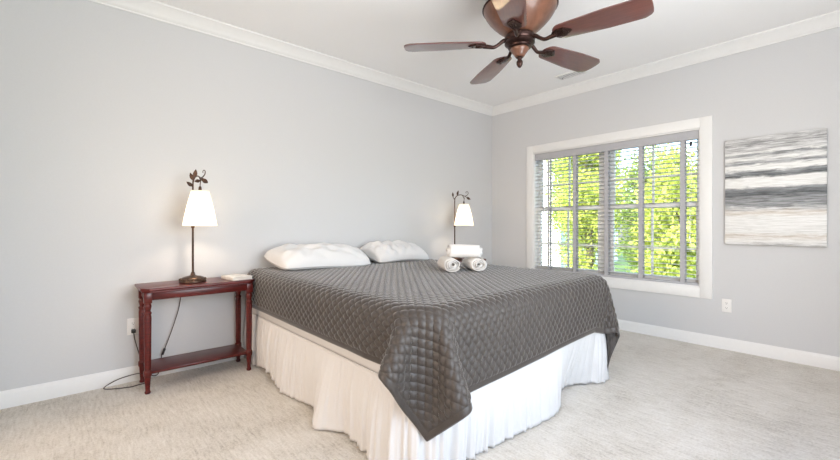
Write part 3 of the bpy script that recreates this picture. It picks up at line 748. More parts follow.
    754, 1220, 819, 805, 1228, 859, 855, 1238, 899, 904, 1247, 939, 954, 1250, 978, 1000, 1239, 1017, 1042, 1215, 1057, 1081, 1184, 1097, 1118, 1153, 1137, 1146, 1119, 1178, 1163, 1080, 1220, 1190, 1046, 1258, 1240, 1046, 1278, 1295, 1070, 1284, 1357, 1082, 1288, 1421, 1084, 1292, 1486, 1083, 1295, 1812, 1083, 1308, 2138, 1083, 1322, 2464, 1083, 1335, 2790, 1086, 1348, 3116, 1089, 1362, 3442, 1093, 1375, 3769, 1097, 1387, 4095, 1102, 1400, 4355, 1112, 1409, 4420, 1113, 1410, 4482, 1113, 1401, 4534, 1117, 1373, 4561, 1128, 1317, 4580, 1148, 1252, 4606, 1163, 1187, 4626, 1170, 1122, 4646, 1175, 1056, 4665, 1182, 990, 4683, 1193, 922, 4699, 1206, 853, 4714, 1223, 784, 4727, 1240, 713, 4738, 1259, 640, 4748, 1277, 566, 4757, 1296, 492, 4768, 1320, 420,
    792, 1234, 767, 843, 1243, 807, 893, 1250, 847, 943, 1251, 886, 991, 1242, 925, 1034, 1220, 964, 1074, 1190, 1004, 1111, 1158, 1043, 1140, 1123, 1084, 1155, 1082, 1125, 1166, 1039, 1166, 1198, 1012, 1199, 1249, 1024, 1214, 1299, 1059, 1216, 1357, 1079, 1219, 1422, 1083, 1222, 1487, 1083, 1225, 1812, 1081, 1239, 2138, 1079, 1253, 2464, 1079, 1267, 2790, 1080, 1281, 3116, 1082, 1295, 3442, 1083, 1308, 3768, 1082, 1322, 4094, 1085, 1335, 4354, 1097, 1339, 4417, 1098, 1340, 4475, 1092, 1337, 4528, 1093, 1314, 4555, 1106, 1264, 4559, 1121, 1202, 4570, 1138, 1138, 4599, 1154, 1073, 4619, 1162, 1008, 4640, 1164, 943, 4661, 1166, 878, 4682, 1171, 813, 4702, 1179, 748, 4720, 1191, 681, 4738, 1206, 614, 4754, 1223, 546, 4769, 1242, 477, 4787, 1263, 412,
    831, 1247, 715, 881, 1252, 755, 932, 1252, 795, 981, 1243, 834, 1026, 1224, 873, 1067, 1196, 912, 1104, 1163, 951, 1134, 1126, 991, 1150, 1085, 1031, 1154, 1040, 1073, 1168, 999, 1112, 1208, 982, 1139, 1258, 1006, 1148, 1303, 1048, 1148, 1358, 1076, 1149, 1422, 1083, 1152, 1487, 1084, 1156, 1812, 1080, 1170, 2138, 1078, 1184, 2464, 1078, 1198, 2790, 1078, 1212, 3116, 1081, 1226, 3442, 1081, 1240, 3768, 1078, 1254, 4094, 1080, 1267, 4354, 1094, 1262, 4415, 1091, 1262, 4467, 1077, 1264, 4519, 1072, 1251, 4556, 1082, 1209, 4559, 1098, 1150, 4552, 1114, 1087, 4560, 1129, 1024, 4586, 1148, 958, 4611, 1158, 894, 4633, 1160, 829, 4654, 1160, 765, 4676, 1161, 701, 4697, 1164, 637, 4719, 1170, 572, 4739, 1180, 508, 4759, 1193, 443, 4782, 1202, 381,
    870, 1255, 664, 921, 1253, 703, 971, 1244, 743, 1017, 1227, 782, 1059, 1200, 820, 1096, 1167, 859, 1127, 1130, 899, 1145, 1088, 939, 1148, 1043, 980, 1150, 998, 1021, 1173, 962, 1057, 1221, 956, 1078, 1268, 990, 1082, 1307, 1039, 1079, 1359, 1072, 1080, 1422, 1082, 1083, 1487, 1084, 1086, 1813, 1080, 1100, 2138, 1078, 1115, 2464, 1078, 1129, 2790, 1078, 1143, 3116, 1081, 1158, 3442, 1081, 1172, 3768, 1077, 1186, 4094, 1080, 1198, 4353, 1093, 1184, 4413, 1087, 1183, 4459, 1067, 1188, 4507, 1054, 1183, 4552, 1058, 1152, 4568, 1073, 1097, 4556, 1090, 1036, 4545, 1107, 974, 4551, 1123, 910, 4574, 1141, 844, 4604, 1154, 779, 4625, 1159, 715, 4647, 1160, 651, 4669, 1159, 588, 4691, 1159, 524, 4713, 1162, 461, 4735, 1166, 397, 4758, 1167, 335,
    910, 1255, 612, 960, 1246, 652, 1007, 1228, 691, 1050, 1203, 730, 1088, 1171, 768, 1118, 1134, 807, 1138, 1091, 847, 1144, 1046, 887, 1142, 1000, 928, 1150, 956, 968, 1183, 927, 1000, 1234, 934, 1016, 1276, 976, 1016, 1312, 1029, 1011, 1361, 1067, 1011, 1422, 1081, 1013, 1487, 1084, 1016, 1813, 1080, 1031, 2138, 1078, 1045, 2464, 1078, 1060, 2790, 1078, 1075, 3116, 1081, 1089, 3442, 1081, 1104, 3768, 1077, 1118, 4094, 1080, 1129, 4353, 1092, 1107, 4410, 1081, 1105, 4452, 1057, 1110, 4493, 1038, 1111, 4541, 1036, 1091, 4573, 1048, 1044, 4571, 1065, 984, 4552, 1082, 923, 4539, 1100, 861, 4543, 1117, 797, 4563, 1132, 731, 4595, 1150, 666, 4618, 1158, 602, 4640, 1161, 538, 4662, 1161, 474, 4684, 1161, 411, 4707, 1162, 348, 4729, 1162, 285,
    949, 1247, 561, 997, 1230, 600, 1040, 1205, 639, 1078, 1174, 678, 1110, 1136, 717, 1131, 1094, 756, 1140, 1049, 796, 1138, 1002, 836, 1137, 956, 877, 1154, 915, 915, 1196, 896, 942, 1247, 915, 952, 1285, 963, 949, 1317, 1019, 943, 1363, 1061, 942, 1422, 1080, 944, 1487, 1084, 947, 1813, 1080, 962, 2138, 1078, 976, 2464, 1078, 991, 2790, 1078, 1006, 3116, 1081, 1021, 3442, 1081, 1036, 3768, 1077, 1050, 4094, 1081, 1060, 4352, 1089, 1029, 4407, 1075, 1026, 4445, 1049, 1032, 4479, 1024, 1037, 4525, 1016, 1026, 4569, 1025, 988, 4583, 1041, 932, 4569, 1058, 870, 4548, 1074, 810, 4534, 1092, 749, 4536, 1110, 685, 4554, 1126, 619, 4584, 1143, 553, 4611, 1155, 488, 4633, 1162, 425, 4655, 1165, 362, 4677, 1167, 299, 4700, 1170, 236,
    986, 1232, 510, 1030, 1207, 549, 1068, 1175, 588, 1100, 1138, 627, 1123, 1096, 665, 1135, 1051, 705, 1136, 1004, 745, 1132, 958, 785, 1136, 913, 825, 1163, 877, 860, 1212, 869, 882, 1261, 898, 888, 1293, 951, 882, 1322, 1008, 875, 1365, 1054, 873, 1423, 1077, 875, 1487, 1083, 878, 1813, 1080, 892, 2138, 1078, 907, 2464, 1078, 923, 2790, 1078, 937, 3116, 1082, 952, 3442, 1081, 967, 3768, 1076, 982, 4094, 1081, 991, 4351, 1085, 952, 4404, 1068, 948, 4438, 1040, 954, 4466, 1012, 962, 4507, 998, 958, 4557, 1002, 930, 4587, 1016, 879, 4585, 1033, 819, 4565, 1050, 758, 4542, 1066, 698, 4528, 1084, 638, 4529, 1103, 574, 4546, 1119, 507, 4574, 1133, 440, 4605, 1150, 375, 4626, 1160, 312, 4648, 1168, 249, 4670, 1176, 187,
    1018, 1208, 459, 1057, 1176, 499, 1090, 1140, 537, 1114, 1098, 576, 1129, 1053, 614, 1134, 1007, 654, 1130, 960, 693, 1128, 913, 733, 1140, 870, 772, 1176, 841, 803, 1228, 844, 821, 1273, 882, 822, 1302, 939, 815, 1327, 997, 807, 1367, 1046, 804, 1423, 1074, 805, 1487, 1083, 808, 1813, 1080, 823, 2138, 1077, 838, 2464, 1078, 854, 2790, 1078, 869, 3116, 1082, 884, 3442, 1082, 899, 3768, 1076, 914, 4094, 1082, 922, 4350, 1080, 875, 4399, 1060, 871, 4430, 1030, 877, 4454, 999, 887, 4489, 980, 888, 4539, 980, 868, 4581, 991, 825, 4595, 1008, 768, 4583, 1026, 706, 4558, 1041, 646, 4535, 1057, 588, 4522, 1075, 528, 4523, 1094, 464, 4538, 1112, 396, 4565, 1126, 328, 4599, 1142, 263, 4620, 1156, 200, 4641, 1171, 137,
    1044, 1176, 409, 1078, 1140, 448, 1105, 1099, 486, 1123, 1055, 524, 1131, 1009, 563, 1131, 962, 602, 1126, 915, 641, 1128, 869, 681, 1148, 829, 718, 1191, 809, 745, 1244, 823, 757, 1285, 868, 756, 1310, 926, 747, 1334, 986, 739, 1371, 1037, 735, 1424, 1069, 736, 1487, 1081, 739, 1813, 1080, 754, 2138, 1077, 769, 2464, 1078, 785, 2790, 1077, 800, 3116, 1082, 816, 3442, 1082, 831, 3768, 1076, 846, 4094, 1082, 854, 4348, 1074, 799, 4394, 1051, 794, 4423, 1020, 800, 4443, 987, 811, 4472, 964, 816, 4518, 959, 804, 4568, 968, 769, 4597, 982, 717, 4596, 1000, 656, 4575, 1017, 595, 4549, 1031, 536, 4527, 1047, 479, 4515, 1066, 418, 4517, 1086, 354, 4532, 1104, 286, 4558, 1119, 217, 4590, 1130, 151, 4614, 1150, 87,
    1067, 1140, 360, 1093, 1099, 396, 1114, 1056, 434, 1126, 1010, 472, 1130, 964, 510, 1128, 917, 549, 1127, 870, 589, 1136, 827, 627, 1164, 795, 660, 1209, 787, 682, 1256, 809, 690, 1293, 856, 688, 1319, 914, 680, 1344, 973, 672, 1379, 1024, 667, 1428, 1059, 667, 1488, 1077, 669, 1813, 1080, 685, 2138, 1078, 700, 2464, 1078, 716, 2790, 1077, 731, 3116, 1082, 747, 3442, 1082, 763, 3768, 1076, 778, 4094, 1082, 785, 4342, 1063, 725, 4385, 1039, 720, 4413, 1008, 725, 4434, 976, 735, 4460, 951, 740, 4500, 942, 732, 4548, 947, 706, 4585, 958, 662, 4598, 974, 606, 4588, 991, 545, 4564, 1007, 485, 4539, 1021, 428, 4519, 1037, 370, 4509, 1056, 310, 4511, 1077, 245, 4526, 1096, 177, 4551, 1111, 107, 4582, 1124, 39,
]

Qk = np.array(Q_GRID, dtype=float).reshape(len(QRJ), len(QCI), 3) * .0005 + np.array([-3.8, -2.8, 0.0])
Qc = np.stack([np.stack([np.interp(np.arange(QNX), QCI, Qk[j, :, k]) for j in range(len(QRJ))]) for k in range(3)], -1)
Pq = np.stack([np.stack([np.interp(np.arange(QNY), QRJ, Qc[:, i, k]) for i in range(QNX)], 1) for k in range(3)], -1)


def resample(A, n, axis):
    """Catmull-Rom resampling of an array of points along one axis"""
    A = np.moveaxis(A, axis, 0)
    m = len(A)
    Pd = np.concatenate([2 * A[:1] - A[1:2], A, 2 * A[-1:] - A[-2:-1]])
    t = np.linspace(0, m - 1, n); i = np.minimum(t.astype(int), m - 2); f = (t - i).reshape((-1,) + (1,) * (A.ndim - 1))
    a, b, c, d = Pd[i], Pd[i + 1], Pd[i + 2], Pd[i + 3]
    out = .5 * (2 * b + (c - a) * f + (2 * a - 5 * b + 4 * c - d) * f ** 2 + (-a + 3 * b - 3 * c + d) * f ** 3)
    return np.moveaxis(out, 0, axis)


FX, FY = 560, 540
G = resample(resample(Pq, FX, 1), FY, 0)
du = np.gradient(G, axis=1); dv = np.gradient(G, axis=0)
N = np.cross(dv, du); N /= np.linalg.norm(N, axis=2, keepdims=True) + 1e-9
if N[FY // 3, FX // 2, 2] < 0: N = -N
QW, QL = 2.55, 2.50
u = np.linspace(0, QW, FX)[None, :]; v = np.linspace(0, QL, FY)[:, None]
p = u / .050 + v / .062; q = u / .050 - v / .062
puff = (np.abs(np.sin(PI * p)) * np.abs(np.sin(PI * q))) ** .5
edge = np.minimum(np.minimum(u, QW - u), np.minimum(v, QL - v))
mask = np.clip((edge - .028) / .010, 0, 1)
rim = np.clip(edge / .028, 0, 1)
puff = puff * mask + (1 - mask) * 0.25 * np.sin(PI * np.clip(rim, 0, 1)) ** .5
wr = np.zeros((FY, FX))
for a_, b_, c_, d_ in ((3.1, 1.7, .4, 1.2), (5.3, -2.2, 1.7, .8), (1.6, 4.1, 2.2, 1.0), (7.7, 3.0, .2, .45), (-4.4, 8.1, 1.1, .4)):
    wr += d_ * np.sin(a_ * u + b_ * v + c_)
G = G + N * (0.0085 * puff + .0012 * wr + .003)[..., None]
top = (G[..., 2] > .70)
qo = from_arrays('quilt', G, grid_faces(FX, FY), M['quilt'])
tag(qo, 'dark grey diamond-quilted bedspread draped over the bed', 'quilt')
sol = qo.modifiers.new('thickness', 'SOLIDIFY'); sol.thickness = .007; sol.offset = 1.0 if False else -1.0
bm = bmesh.new()
per = [G[0, i] for i in range(0, FX, 4)] + [G[j, -1] for j in range(0, FY, 4)] + [G[-1, i] for i in range(FX - 1, -1, -4)] + [G[j, 0] for j in range(FY - 1, 0, -4)]
tube(bm, [Vector(x) for x in per], .0042, 6, closed=True)
obj('binding', bm, M['quilt'], qo, smooth=180)

# ------------------------------------------------------------------ pillows


def pillow(name, label, w, d, t, loc, rot, seed, group=None):
    n1, n2 = 84, 60
    U, Vv = np.meshgrid(np.linspace(-1, 1, n1), np.linspace(-1, 1, n2))
    rs = np.random.RandomState(seed)
    X = w / 2 * U * (1 - .03 * (1 - Vv ** 2) - .06 * np.abs(Vv) ** 5); Y = d / 2 * Vv * (1 - .04 * (1 - U ** 2) - .09 * np.abs(U) ** 6)
    prof_ = (np.clip(1 - np.abs(U) ** 4.0, 0, 1) ** .34) * (np.clip(1 - np.abs(Vv) ** 2.4, 0, 1) ** .5)
    wrk = np.zeros_like(U)
    for k in range(16):
        a = rs.uniform(0, PI); f = rs.uniform(5, 15); ph_ = rs.uniform(0, 6)
        env = np.exp(-((U - rs.uniform(-1, 1)) ** 2 * 3 + (Vv - rs.uniform(-1, 1)) ** 2 * 2))
        wrk += env * np.sin(f * (U * math.cos(a) * 1.5 + Vv * math.sin(a)) + ph_)
    crn = (np.abs(U) * np.abs(Vv)) ** 1.5
    ang = np.arctan2(np.abs(Vv), np.abs(U) * 1.3)
    wrk += crn * 2.0 * np.sin(ang * 18 + seed)
    edge_ = np.clip((1 - np.maximum(np.abs(U), np.abs(Vv))) * 6, 0, 1)
    zt = t * .62 * prof_ + .0058 * wrk * edge_ * (.35 + prof_)
    zb = -t * .22 * prof_ ** .8
    zc = .015 * rs.randn() * U + .012 * np.sin(2.2 * U + seed) * (np.abs(Vv) ** 2)
    T = np.stack([X, Y, zt + zc + .002], -1).reshape(-1, 3)
    B = np.stack([X, Y, zb + zc - .002], -1).reshape(-1, 3)
    Fg = grid_faces(n1, n2)
    nn = n1 * n2
    per_ = list(range(0, n1)) + [j * n1 + n1 - 1 for j in range(1, n2)] + [(n2 - 1) * n1 + i for i in range(n1 - 2, -1, -1)] + [j * n1 for j in range(n2 - 2, 0, -1)]
    side = [(per_[k], per_[(k + 1) % len(per_)], per_[(k + 1) % len(per_)] + nn, per_[k] + nn) for k in range(len(per_))]
    Vs = np.concatenate([T, B]); Fs = np.concatenate([Fg, Fg[:, ::-1] + nn, np.array(side)[:, ::-1]])
    Mx = Matrix.Translation(loc) @ (Matrix.Rotation(rot[2], 4, 'Z') @ Matrix.Rotation(rot[0], 4, 'X') @ Matrix.Rotation(rot[1], 4, 'Y'))
    o = from_arrays(name, Vs, Fs, M['pillow'])
    o.matrix_world = Mx
    o.location = loc; o.rotation_euler = Mx.to_euler()
    tag(o, label, 'pillow', group)
    bm_ = bmesh.new()
    tube(bm_, [Vector((Vs[i] + Vs[i + nn]) / 2) for i in per_[::2]], .003, 6, closed=True)
    obj('piping', bm_, M['pillow'], o, smooth=180)
    return o


pillow('bed_pillow', 'plump white pillow on the bed nearest the red side table', .83, .50, .20, (-2.80, -.320, .818), (R(9), R(0), R(1)), 3, 'white bed pillows')
pillow('bed_pillow', 'white pillow on the bed farther from the red side table', .63, .46, .19, (-1.965, -.30, .818), (R(10), R(-1), R(-3)), 8, 'white bed pillows')

# ------------------------------------------------------------------ rolled towels


def towel(label, p_front, p_back, radius, squash, spin, seed):
    pf = Vector(p_front); pb = Vector(p_back); ax = (pb - pf); ln = ax.length; ax.normalize()
    up = Vector((0, 0, 1)); side = ax.cross(up).normalized(); up = side.cross(ax)
    turns = 3.6; th = .0068
    nS, nA = 190, 15
    rs = np.random.RandomState(seed)
    V_ = np.zeros((nA, nS, 3))
    ts = np.linspace(0, 1, nS)
    for i in range(nA):
        a = i / (nA - 1)
        for k, t in enumerate(ts):
            ang = spin + t * turns * 2 * PI
            r = .010 + (radius - .010) * t
            r *= 1 + .035 * math.sin(3 * ang + seed + 2.5 * a) * t + .02 * math.sin(5 * ang + a * 4)
            r -= .006 * (abs(2 * a - 1) ** 6) * t
            push = (.010 * math.sin(ang * 1.3 + seed) + .012 * (1 - t)) * (1 if a > .5 else -1) * abs(2 * a - 1) ** 3
            p3 = pf + ax * (a * ln + push) + side * (r * squash[0] * math.cos(ang)) + up * (r * squash[1] * math.sin(ang))
            V_[i, k] = p3
    root = thing('rolled_towel', label, 'towel', (pf + pb) / 2, group='rolled white towels')
    o = from_arrays('towel_cloth', V_, grid_faces(nS, nA), M['towel'], root, world=True)
    s = o.modifiers.new('thickness', 'SOLIDIFY'); s.thickness = th; s.offset = 0
    # hem band: a woven stripe near the loose edge and the folded hem itself
    bm_ = bmesh.new()
    tube(bm_, [Vector(V_[i, -1]) for i in range(nA)], .0048, 8)
    obj('hem', bm_, M['towel'], root, world=True, smooth=180)
    return root


towel('rolled white towel on the quilt, left roll under the crosswise one', (-2.290, -1.442, .821), (-2.133, -1.200, .821), .060, (1.16, .92), 2.0, 1)
towel('rolled white towel on the quilt, right roll under the crosswise one', (-2.110, -1.545, .820), (-1.967, -1.315, .820), .059, (1.14, .90), 3.4, 2)
towel('rolled white towel lying crosswise on top of the other two', (-2.207, -1.320, .914), (-2.022, -1.480, .914), .055, (1.08, .92), 4.6, 3)

# ================================================================== SIDE TABLES


def make_table(name, label, cx, group):
    TX, TY0, TY1, TZ = .365, -.375, -.022, .70
    t = thing(name, label, 'table', (cx, -.20, 0), group=group)

    def L(bm_, nm, m, **kw):
        return obj(nm, bm_, m, t, world=True, **kw)
    c = .045
    ol = [(cx - TX, TY1), (cx - TX, TY0 + c), (cx - TX + .012, TY0 + c - .010), (cx - TX + c - .010, TY0 + .012), (cx - TX + c, TY0),
          (cx + TX - c, TY0), (cx + TX - c + .010, TY0 + .012), (cx + TX - .012, TY0 + c - .010), (cx + TX, TY0 + c), (cx + TX, TY1)]
    bm_ = bmesh.new(); prism(bm_, ol, TZ - .020, TZ, .006, 3)
    o = L(bm_, 'table_top', M['mahogany'])
    bm_ = bmesh.new()
    ol2 = [(cx + (x - cx) * .975, -.20 + (y + .20) * .96) for x, y in ol]
    prism(bm_, ol2, TZ - .030, TZ - .0202, .003, 2)
    obj('edge_moulding', bm_, M['mahogany'], o, world=True)
    LX, YF, YB = .325, -.334, -.075
    bm_ = bmesh.new()
    za, zb = .618, TZ - .0302
    box(bm_, cx - LX, cx + LX, YF - .010, YF + .010, za, zb, .002); box(bm_, cx - LX, cx + LX, YB - .010, YB + .010, za, zb, .002)
    box(bm_, cx - LX - .010, cx - LX + .010, YF, YB, za, zb, .002); box(bm_, cx + LX - .010, cx + LX + .010, YF, YB, za, zb, .002)
    L(bm_, 'apron', M['mahogany'])
    bm_ = bmesh.new(); box(bm_, cx - LX + .005, cx + LX - .005, YF - .012, YB + .012, .128, .146, .004)
    L(bm_, 'shelf', M['mahogany'])
    for sx in (-1, 1):
        for yy in (YF, YB):
            bm_ = bmesh.new()
            box(bm_, cx + sx * LX - .0225, cx + sx * LX + .0225, yy - .0225, yy + .0225, .600, zb, .003)
            pr = [(.0125, 0), (.0165, .004), (.0175, .012), (.0135, .022), (.0150, .05), (.0185, .108), (.0195, .114), (.0235, .120), (.0245, .128),
                  (.0245, .146), (.0235, .152), (.0185, .157), (.0190, .170), (.0200, .185, 1), (.0225, .50, 1), (.0215, .515, 1), (.0190, .522), (.0230, .530), (.0230, .538),
                  (.0165, .546), (.0185, .560), (.0225, .575), (.0215, .588), (.0180, .594), (.0200, .601)]
            lathe(bm_, pr, 32, (cx + sx * LX, yy, 0), 8, .13)
            L(bm_, 'leg', M['mahogany'], smooth=40)
    return t


make_table('console_table', 'red mahogany two-tier table holding a lit lamp and small book', -3.722, 'red mahogany side tables')
make_table('console_table', 'red mahogany table mostly hidden behind the bed and rolled towels', -.905, 'red mahogany side tables')

# ------------------------------------------------------------------ lamps


def leaf_mesh(bm_, base, direction, normal, ln, wd, bend=.25):
    d = Vector(direction).normalized(); nrm = Vector(normal); nrm = (nrm - d * nrm.dot(d)).normalized(); s = d.cross(nrm)
    n_ = 9
    for sgn in (1, -1):
        rows_ = []
        for k in range(n_):
            t_ = k / (n_ - 1)
            w_ = wd * math.sin(PI * t_ ** .85) ** .9 * .5 if 0 < t_ < 1 else .0006
            c_ = Vector(base) + d * (ln * t_) + nrm * (bend * ln * t_ * t_) + nrm * (.0012 * sgn)
            rows_.append([bm_.verts.new(c_ + s * (w_ * j) + nrm * (.10 * wd * abs(j))) for j in (-1, 0, 1)])
        for a_, b_ in zip(rows_, rows_[1:]):
            for j in (0, 1):
                f_ = (a_[j], a_[j + 1], b_[j + 1], b_[j])
                bm_.faces.new(f_ if sgn > 0 else f_[::-1])


def make_lamp(name, label, loc, ang, group):
    """local +x is the direction the vine arm reaches in"""
    t = thing(name, label, 'lamp', loc, ang, group)
    bm_ = bmesh.new()
    lathe(bm_, [(.086, 0), (.090, .004), (.090, .012), (.086, .018), (.080, .022), (.077, .026), (.070, .034), (.052, .041), (.028, .046), (.016, .052), (.013, .066), (.009, .074)], 48, flute=24, depth=0)
    ob = obj('base', bm_, M['bronze'], t, smooth=40)
    bm_ = bmesh.new()
    for k in range(26):                               # beaded rim of the foot
        a = 2 * PI * k / 26
        bmesh.ops.create_icosphere(bm_, subdivisions=2, radius=.0075, matrix=Matrix.Translation((.083 * math.cos(a), .083 * math.sin(a), .021)))
    obj('beaded_rim', bm_, M['bronze'], ob, smooth=180)
    bm_ = bmesh.new()
    lathe(bm_, [(.0085, .070), (.0075, .09), (.0070, .395), (.0115, .400), (.0125, .408), (.0085, .416), (.0085, .424), (.0115, .432), (.0065, .440), (.0055, .70)], 16)
    obj('pole', bm_, M['bronze'], t, smooth=50)
    arm = catmull([(0, 0, .695), (.004, 0, .735), (.030, 0, .768), (.070, 0, .776), (.108, 0, .764), (.140, 0, .745)], 8)
    bm_ = bmesh.new()
    tube(bm_, arm, [.0058 - .0026 * i / (len(arm) - 1) for i in range(len(arm))], 8)
    curl = catmull([(.118, .002, .758), (.140, .006, .768), (.157, .010, .785), (.155, .012, .808), (.138, .010, .814), (.130, .008, .802), (.138, .008, .795)], 6)
    tube(bm_, curl, [.0042 - .0018 * i / (len(curl) - 1) for i in range(len(curl))], 8)
    hook = catmull([(.085, 0, .775), (.098, .002, .758), (.112, .002, .740), (.110, 0, .715), (.108, 0, .695)], 6)
    tube(bm_, hook, .0034, 8)
    left = catmull([(0, 0, .715), (-.012, .004, .735), (-.022, .010, .757)], 5)
    tube(bm_, left, .003, 6)
    va = obj('vine_arm', bm_, M['bronze'], t, smooth=180)
    for base_, d_, n_, l_, w_ in (((0, 0, .705), (-.30, -.75, .50), (1, -.3, .3), .052, .028), ((-.020, .008, .752), (-.25, -.10, 1), (.7, -.7, 0), .056, .027),
                                  ((.028, -.004, .766), (.05, .30, 1), (.7, -.7, 0), .062, .030), ((.138, 0, .748), (.60, .50, -.50), (.3, -.8, .3), .056, .032),
                                  ((.096, .002, .757), (.10, .80, -.40), (.9, .1, .4), .050, .030), ((.108, .002, .742), (-.20, -.75, -.30), (.9, -.2, .3), .042, .026)):
        bm_ = bmesh.new(); leaf_mesh(bm_, base_, d_, n_, l_, w_)
        obj('leaf', bm_, M['bronze'], va, smooth=180)
    sx = .108
    bm_ = bmesh.new()
    seg = 48
    outer = [[bm_.verts.new((sx + r * math.cos(2 * PI * k / seg), r * math.sin(2 * PI * k / seg), z)) for k in range(seg)]
             for r, z in [(.112 - .054 * i / 8, .415 + .250 * i / 8) for i in range(9)]]
    for a, b in zip(outer, outer[1:]):
        for k in range(seg):
            bm_.faces.new((a[k], a[(k + 1) % seg], b[(k + 1) % seg], b[k]))
    sh = obj('lamp_shade', bm_, M['shade'], t, smooth=180)
    for r, z in ((.112, .415), (.058, .665)):
        bm_ = bmesh.new()
        tube(bm_, [(sx + r * math.cos(2 * PI * k / seg), r * math.sin(2 * PI * k / seg), z) for k in range(seg)], .0022, 6, closed=True)
        obj('shade_rim', bm_, M['shade'], sh, smooth=180)
    bm_ = bmesh.new()
    for k in range(3):
        a = 2 * PI * k / 3
        tube(bm_, [(sx, 0, .663), (sx + .058 * math.cos(a), .058 * math.sin(a), .664)], .0016, 6)
    lathe(bm_, [(.006, .700), (.010, .690), (.012, .665), (.015, .655), (.015, .612), (.012, .608)], 16, (sx, 0, 0))
    so = obj('socket', bm_, M['bronze'], t, smooth=40)
    bm_ = bmesh.new()
    lathe(bm_, [(.010, .6075), (.012, .595), (.020, .575), (.026, .550), (.025, .533), (.016, .518), (.004, .512)], 20, (sx, 0, 0))
    obj('bulb', bm_, M['bulb'], so, smooth=180)
    return t


LAMP_W = 3.2
RT = Vector((math.sin(R(CAM_YAW)), -math.cos(R(CAM_YAW)), 0)); FW = Vector((math.cos(R(CAM_YAW)), math.sin(R(CAM_YAW)), 0))
ev = (FW - RT * .57).normalized(); pv = (RT + FW * .57).normalized()
d1 = pv * .42 - ev * .91
lamp1 = make_lamp('table_lamp', 'lit bronze vine lamp on the red table left of the bed', (-3.752, -.195, .7005), math.atan2(d1.y, d1.x), 'lit bronze vine lamps')
d2 = RT * .95 - FW * .15
lamp2 = make_lamp('table_lamp', 'lit bronze vine lamp behind the bed near the room corner', (-1.010, -.245, .7005), math.atan2(d2.y, d2.x), 'lit bronze vine lamps')
for lp in (lamp1, lamp2):
    mtx = root_matrix(lp)
    b = light('lamp_bulb_light', 'POINT', LAMP_W, (1.0, .80, .58), mtx @ Vector((.108, 0, .50)))
    b.data.shadow_soft_size = .022

# cord of the left lamp: drops behind the table, inline switch, loop on the carpet, up to the outlet
def cord_pts(pts, n=10): return catmull(pts, n)
bm = bmesh.new()
tube(bm, cord_pts([(-3.752, -.118, .712), (-3.752, -.03, .712), (-3.757, -.012, .695), (-3.790, -.014, .60), (-3.815, -.020, .47), (-3.868, -.030, .30), (-3.905, -.035, .20), (-3.921, -.035, .165),
              (-3.925, -.035, .15), (-3.935, -.034, .05), (-3.965, -.033, .014), (-4.03, -.040, .050), (-4.09, -.055, .062), (-4.19, -.065, .050), (-4.262, -.075, .012),
              (-4.15, -.135, .007), (-4.08, -.135, .007), (-4.02, -.10, .012), (-4.035, -.045, .10), (-4.062, -.026, .20), (-4.085, -.028, .30), (-4.093, -.034, .352)]), .0032, 8)
lc = obj('power_cord', bm, M['cord'], lamp1, world=True, smooth=180)
bm = bmesh.new()
mx = Matrix.Translation((-3.912, -.035, .180)) @ Matrix.Rotation(R(20), 4, 'Y')
box(bm, -.008, .008, -.007, .007, -.024, .024, .004, 3, mx)
obj('inline_switch', bm, M['dark_plastic'], lc, world=True)
bm = bmesh.new(); box(bm, -4.106, -4.080, -.042, -.0085, .350, .374, .005, 3)
obj('plug', bm, M['dark_plastic'], lc, world=True)

# ------------------------------------------------------------------ small book on the left table
bk = thing('book', 'small pale book lying flat on the red table', 'book', (-3.455, -.235, .7005), R(8))
bm = bmesh.new()
box(bm, -.075, .075, -.105, .105, 0, .0025, .001); box(bm, -.075, .075, -.105, .105, .0225, .025, .001); box(bm, -.0765, -.074, -.105, .105, 0, .025, .001)
obj('cover', bm, M['cover'], bk)
bm = bmesh.new(); box(bm, -.0735, .071, -.101, .101, .0026, .0224, .0005)
obj('pages', bm, M['paper'], bk)

# ------------------------------------------------------------------ wall outlets


def make_outlet(label, loc, rotz):
    """local -y faces into the room"""
    t = thing('wall_outlet', label, 'outlet', loc, rotz, 'white wall outlets')
    bm_ = bmesh.new(); box(bm_, -.036, .036, -.006, 0, -.059, .059, .003, 3)
    obj('cover_plate', bm_, M['plastic'], t)
    for dz in (.021, -.021):
        bm_ = bmesh.new()
        ol = [(.0165 * max(-1, min(1, 1.15 * math.cos(a))), .0145 * math.sin(a)) for a in np.linspace(0, 2 * PI, 28, endpoint=False)]
        prism(bm_, ol, 0, .0022, .0006, 1, Matrix.Translation((0, -.006, dz)) @ Matrix.Rotation(R(90), 4, 'X'))
        s_ = obj('socket_face', bm_, M['plastic'], t)
        bm_ = bmesh.new()
        box(bm_, -.0072, -.0052, -.0086, -.0080, dz - .001, dz + .008); box(bm_, .0052, .0072, -.0086, -.0080, dz, dz + .0075)
        lathe(bm_, [(.0026, 0), (.0026, .0006)], 12, mtx=Matrix.Translation((0, -.0080, dz - .006)) @ Matrix.Rotation(R(90), 4, 'X'))
        obj('slots', bm_, M['dark_plastic'], s_)
    bm_ = bmesh.new(); lathe(bm_, [(.003, 0), (.003, .001), (.002, .0016)], 12, mtx=Matrix.Translation((0, -.006, 0)) @ Matrix.Rotation(R(90), 4, 'X'))
    obj('screw', bm_, M['plastic'], t)
    return t


make_outlet('white outlet on the wall with a black plug in it', (-4.093, 0, .392), 0)
make_outlet('empty white outlet on the wall below the painting', (0, -2.650, .395), R(-90))

# ------------------------------------------------------------------ painting on canvas
pa = thing('canvas_painting', 'abstract grey and white striped canvas on the window wall', 'painting', (-.001, -2.9635, .950))
bm = bmesh.new(); box(bm, -.034, 0, -.3195, .3195, 0, .922, .003)
obj('canvas', bm, M['paint'], pa)

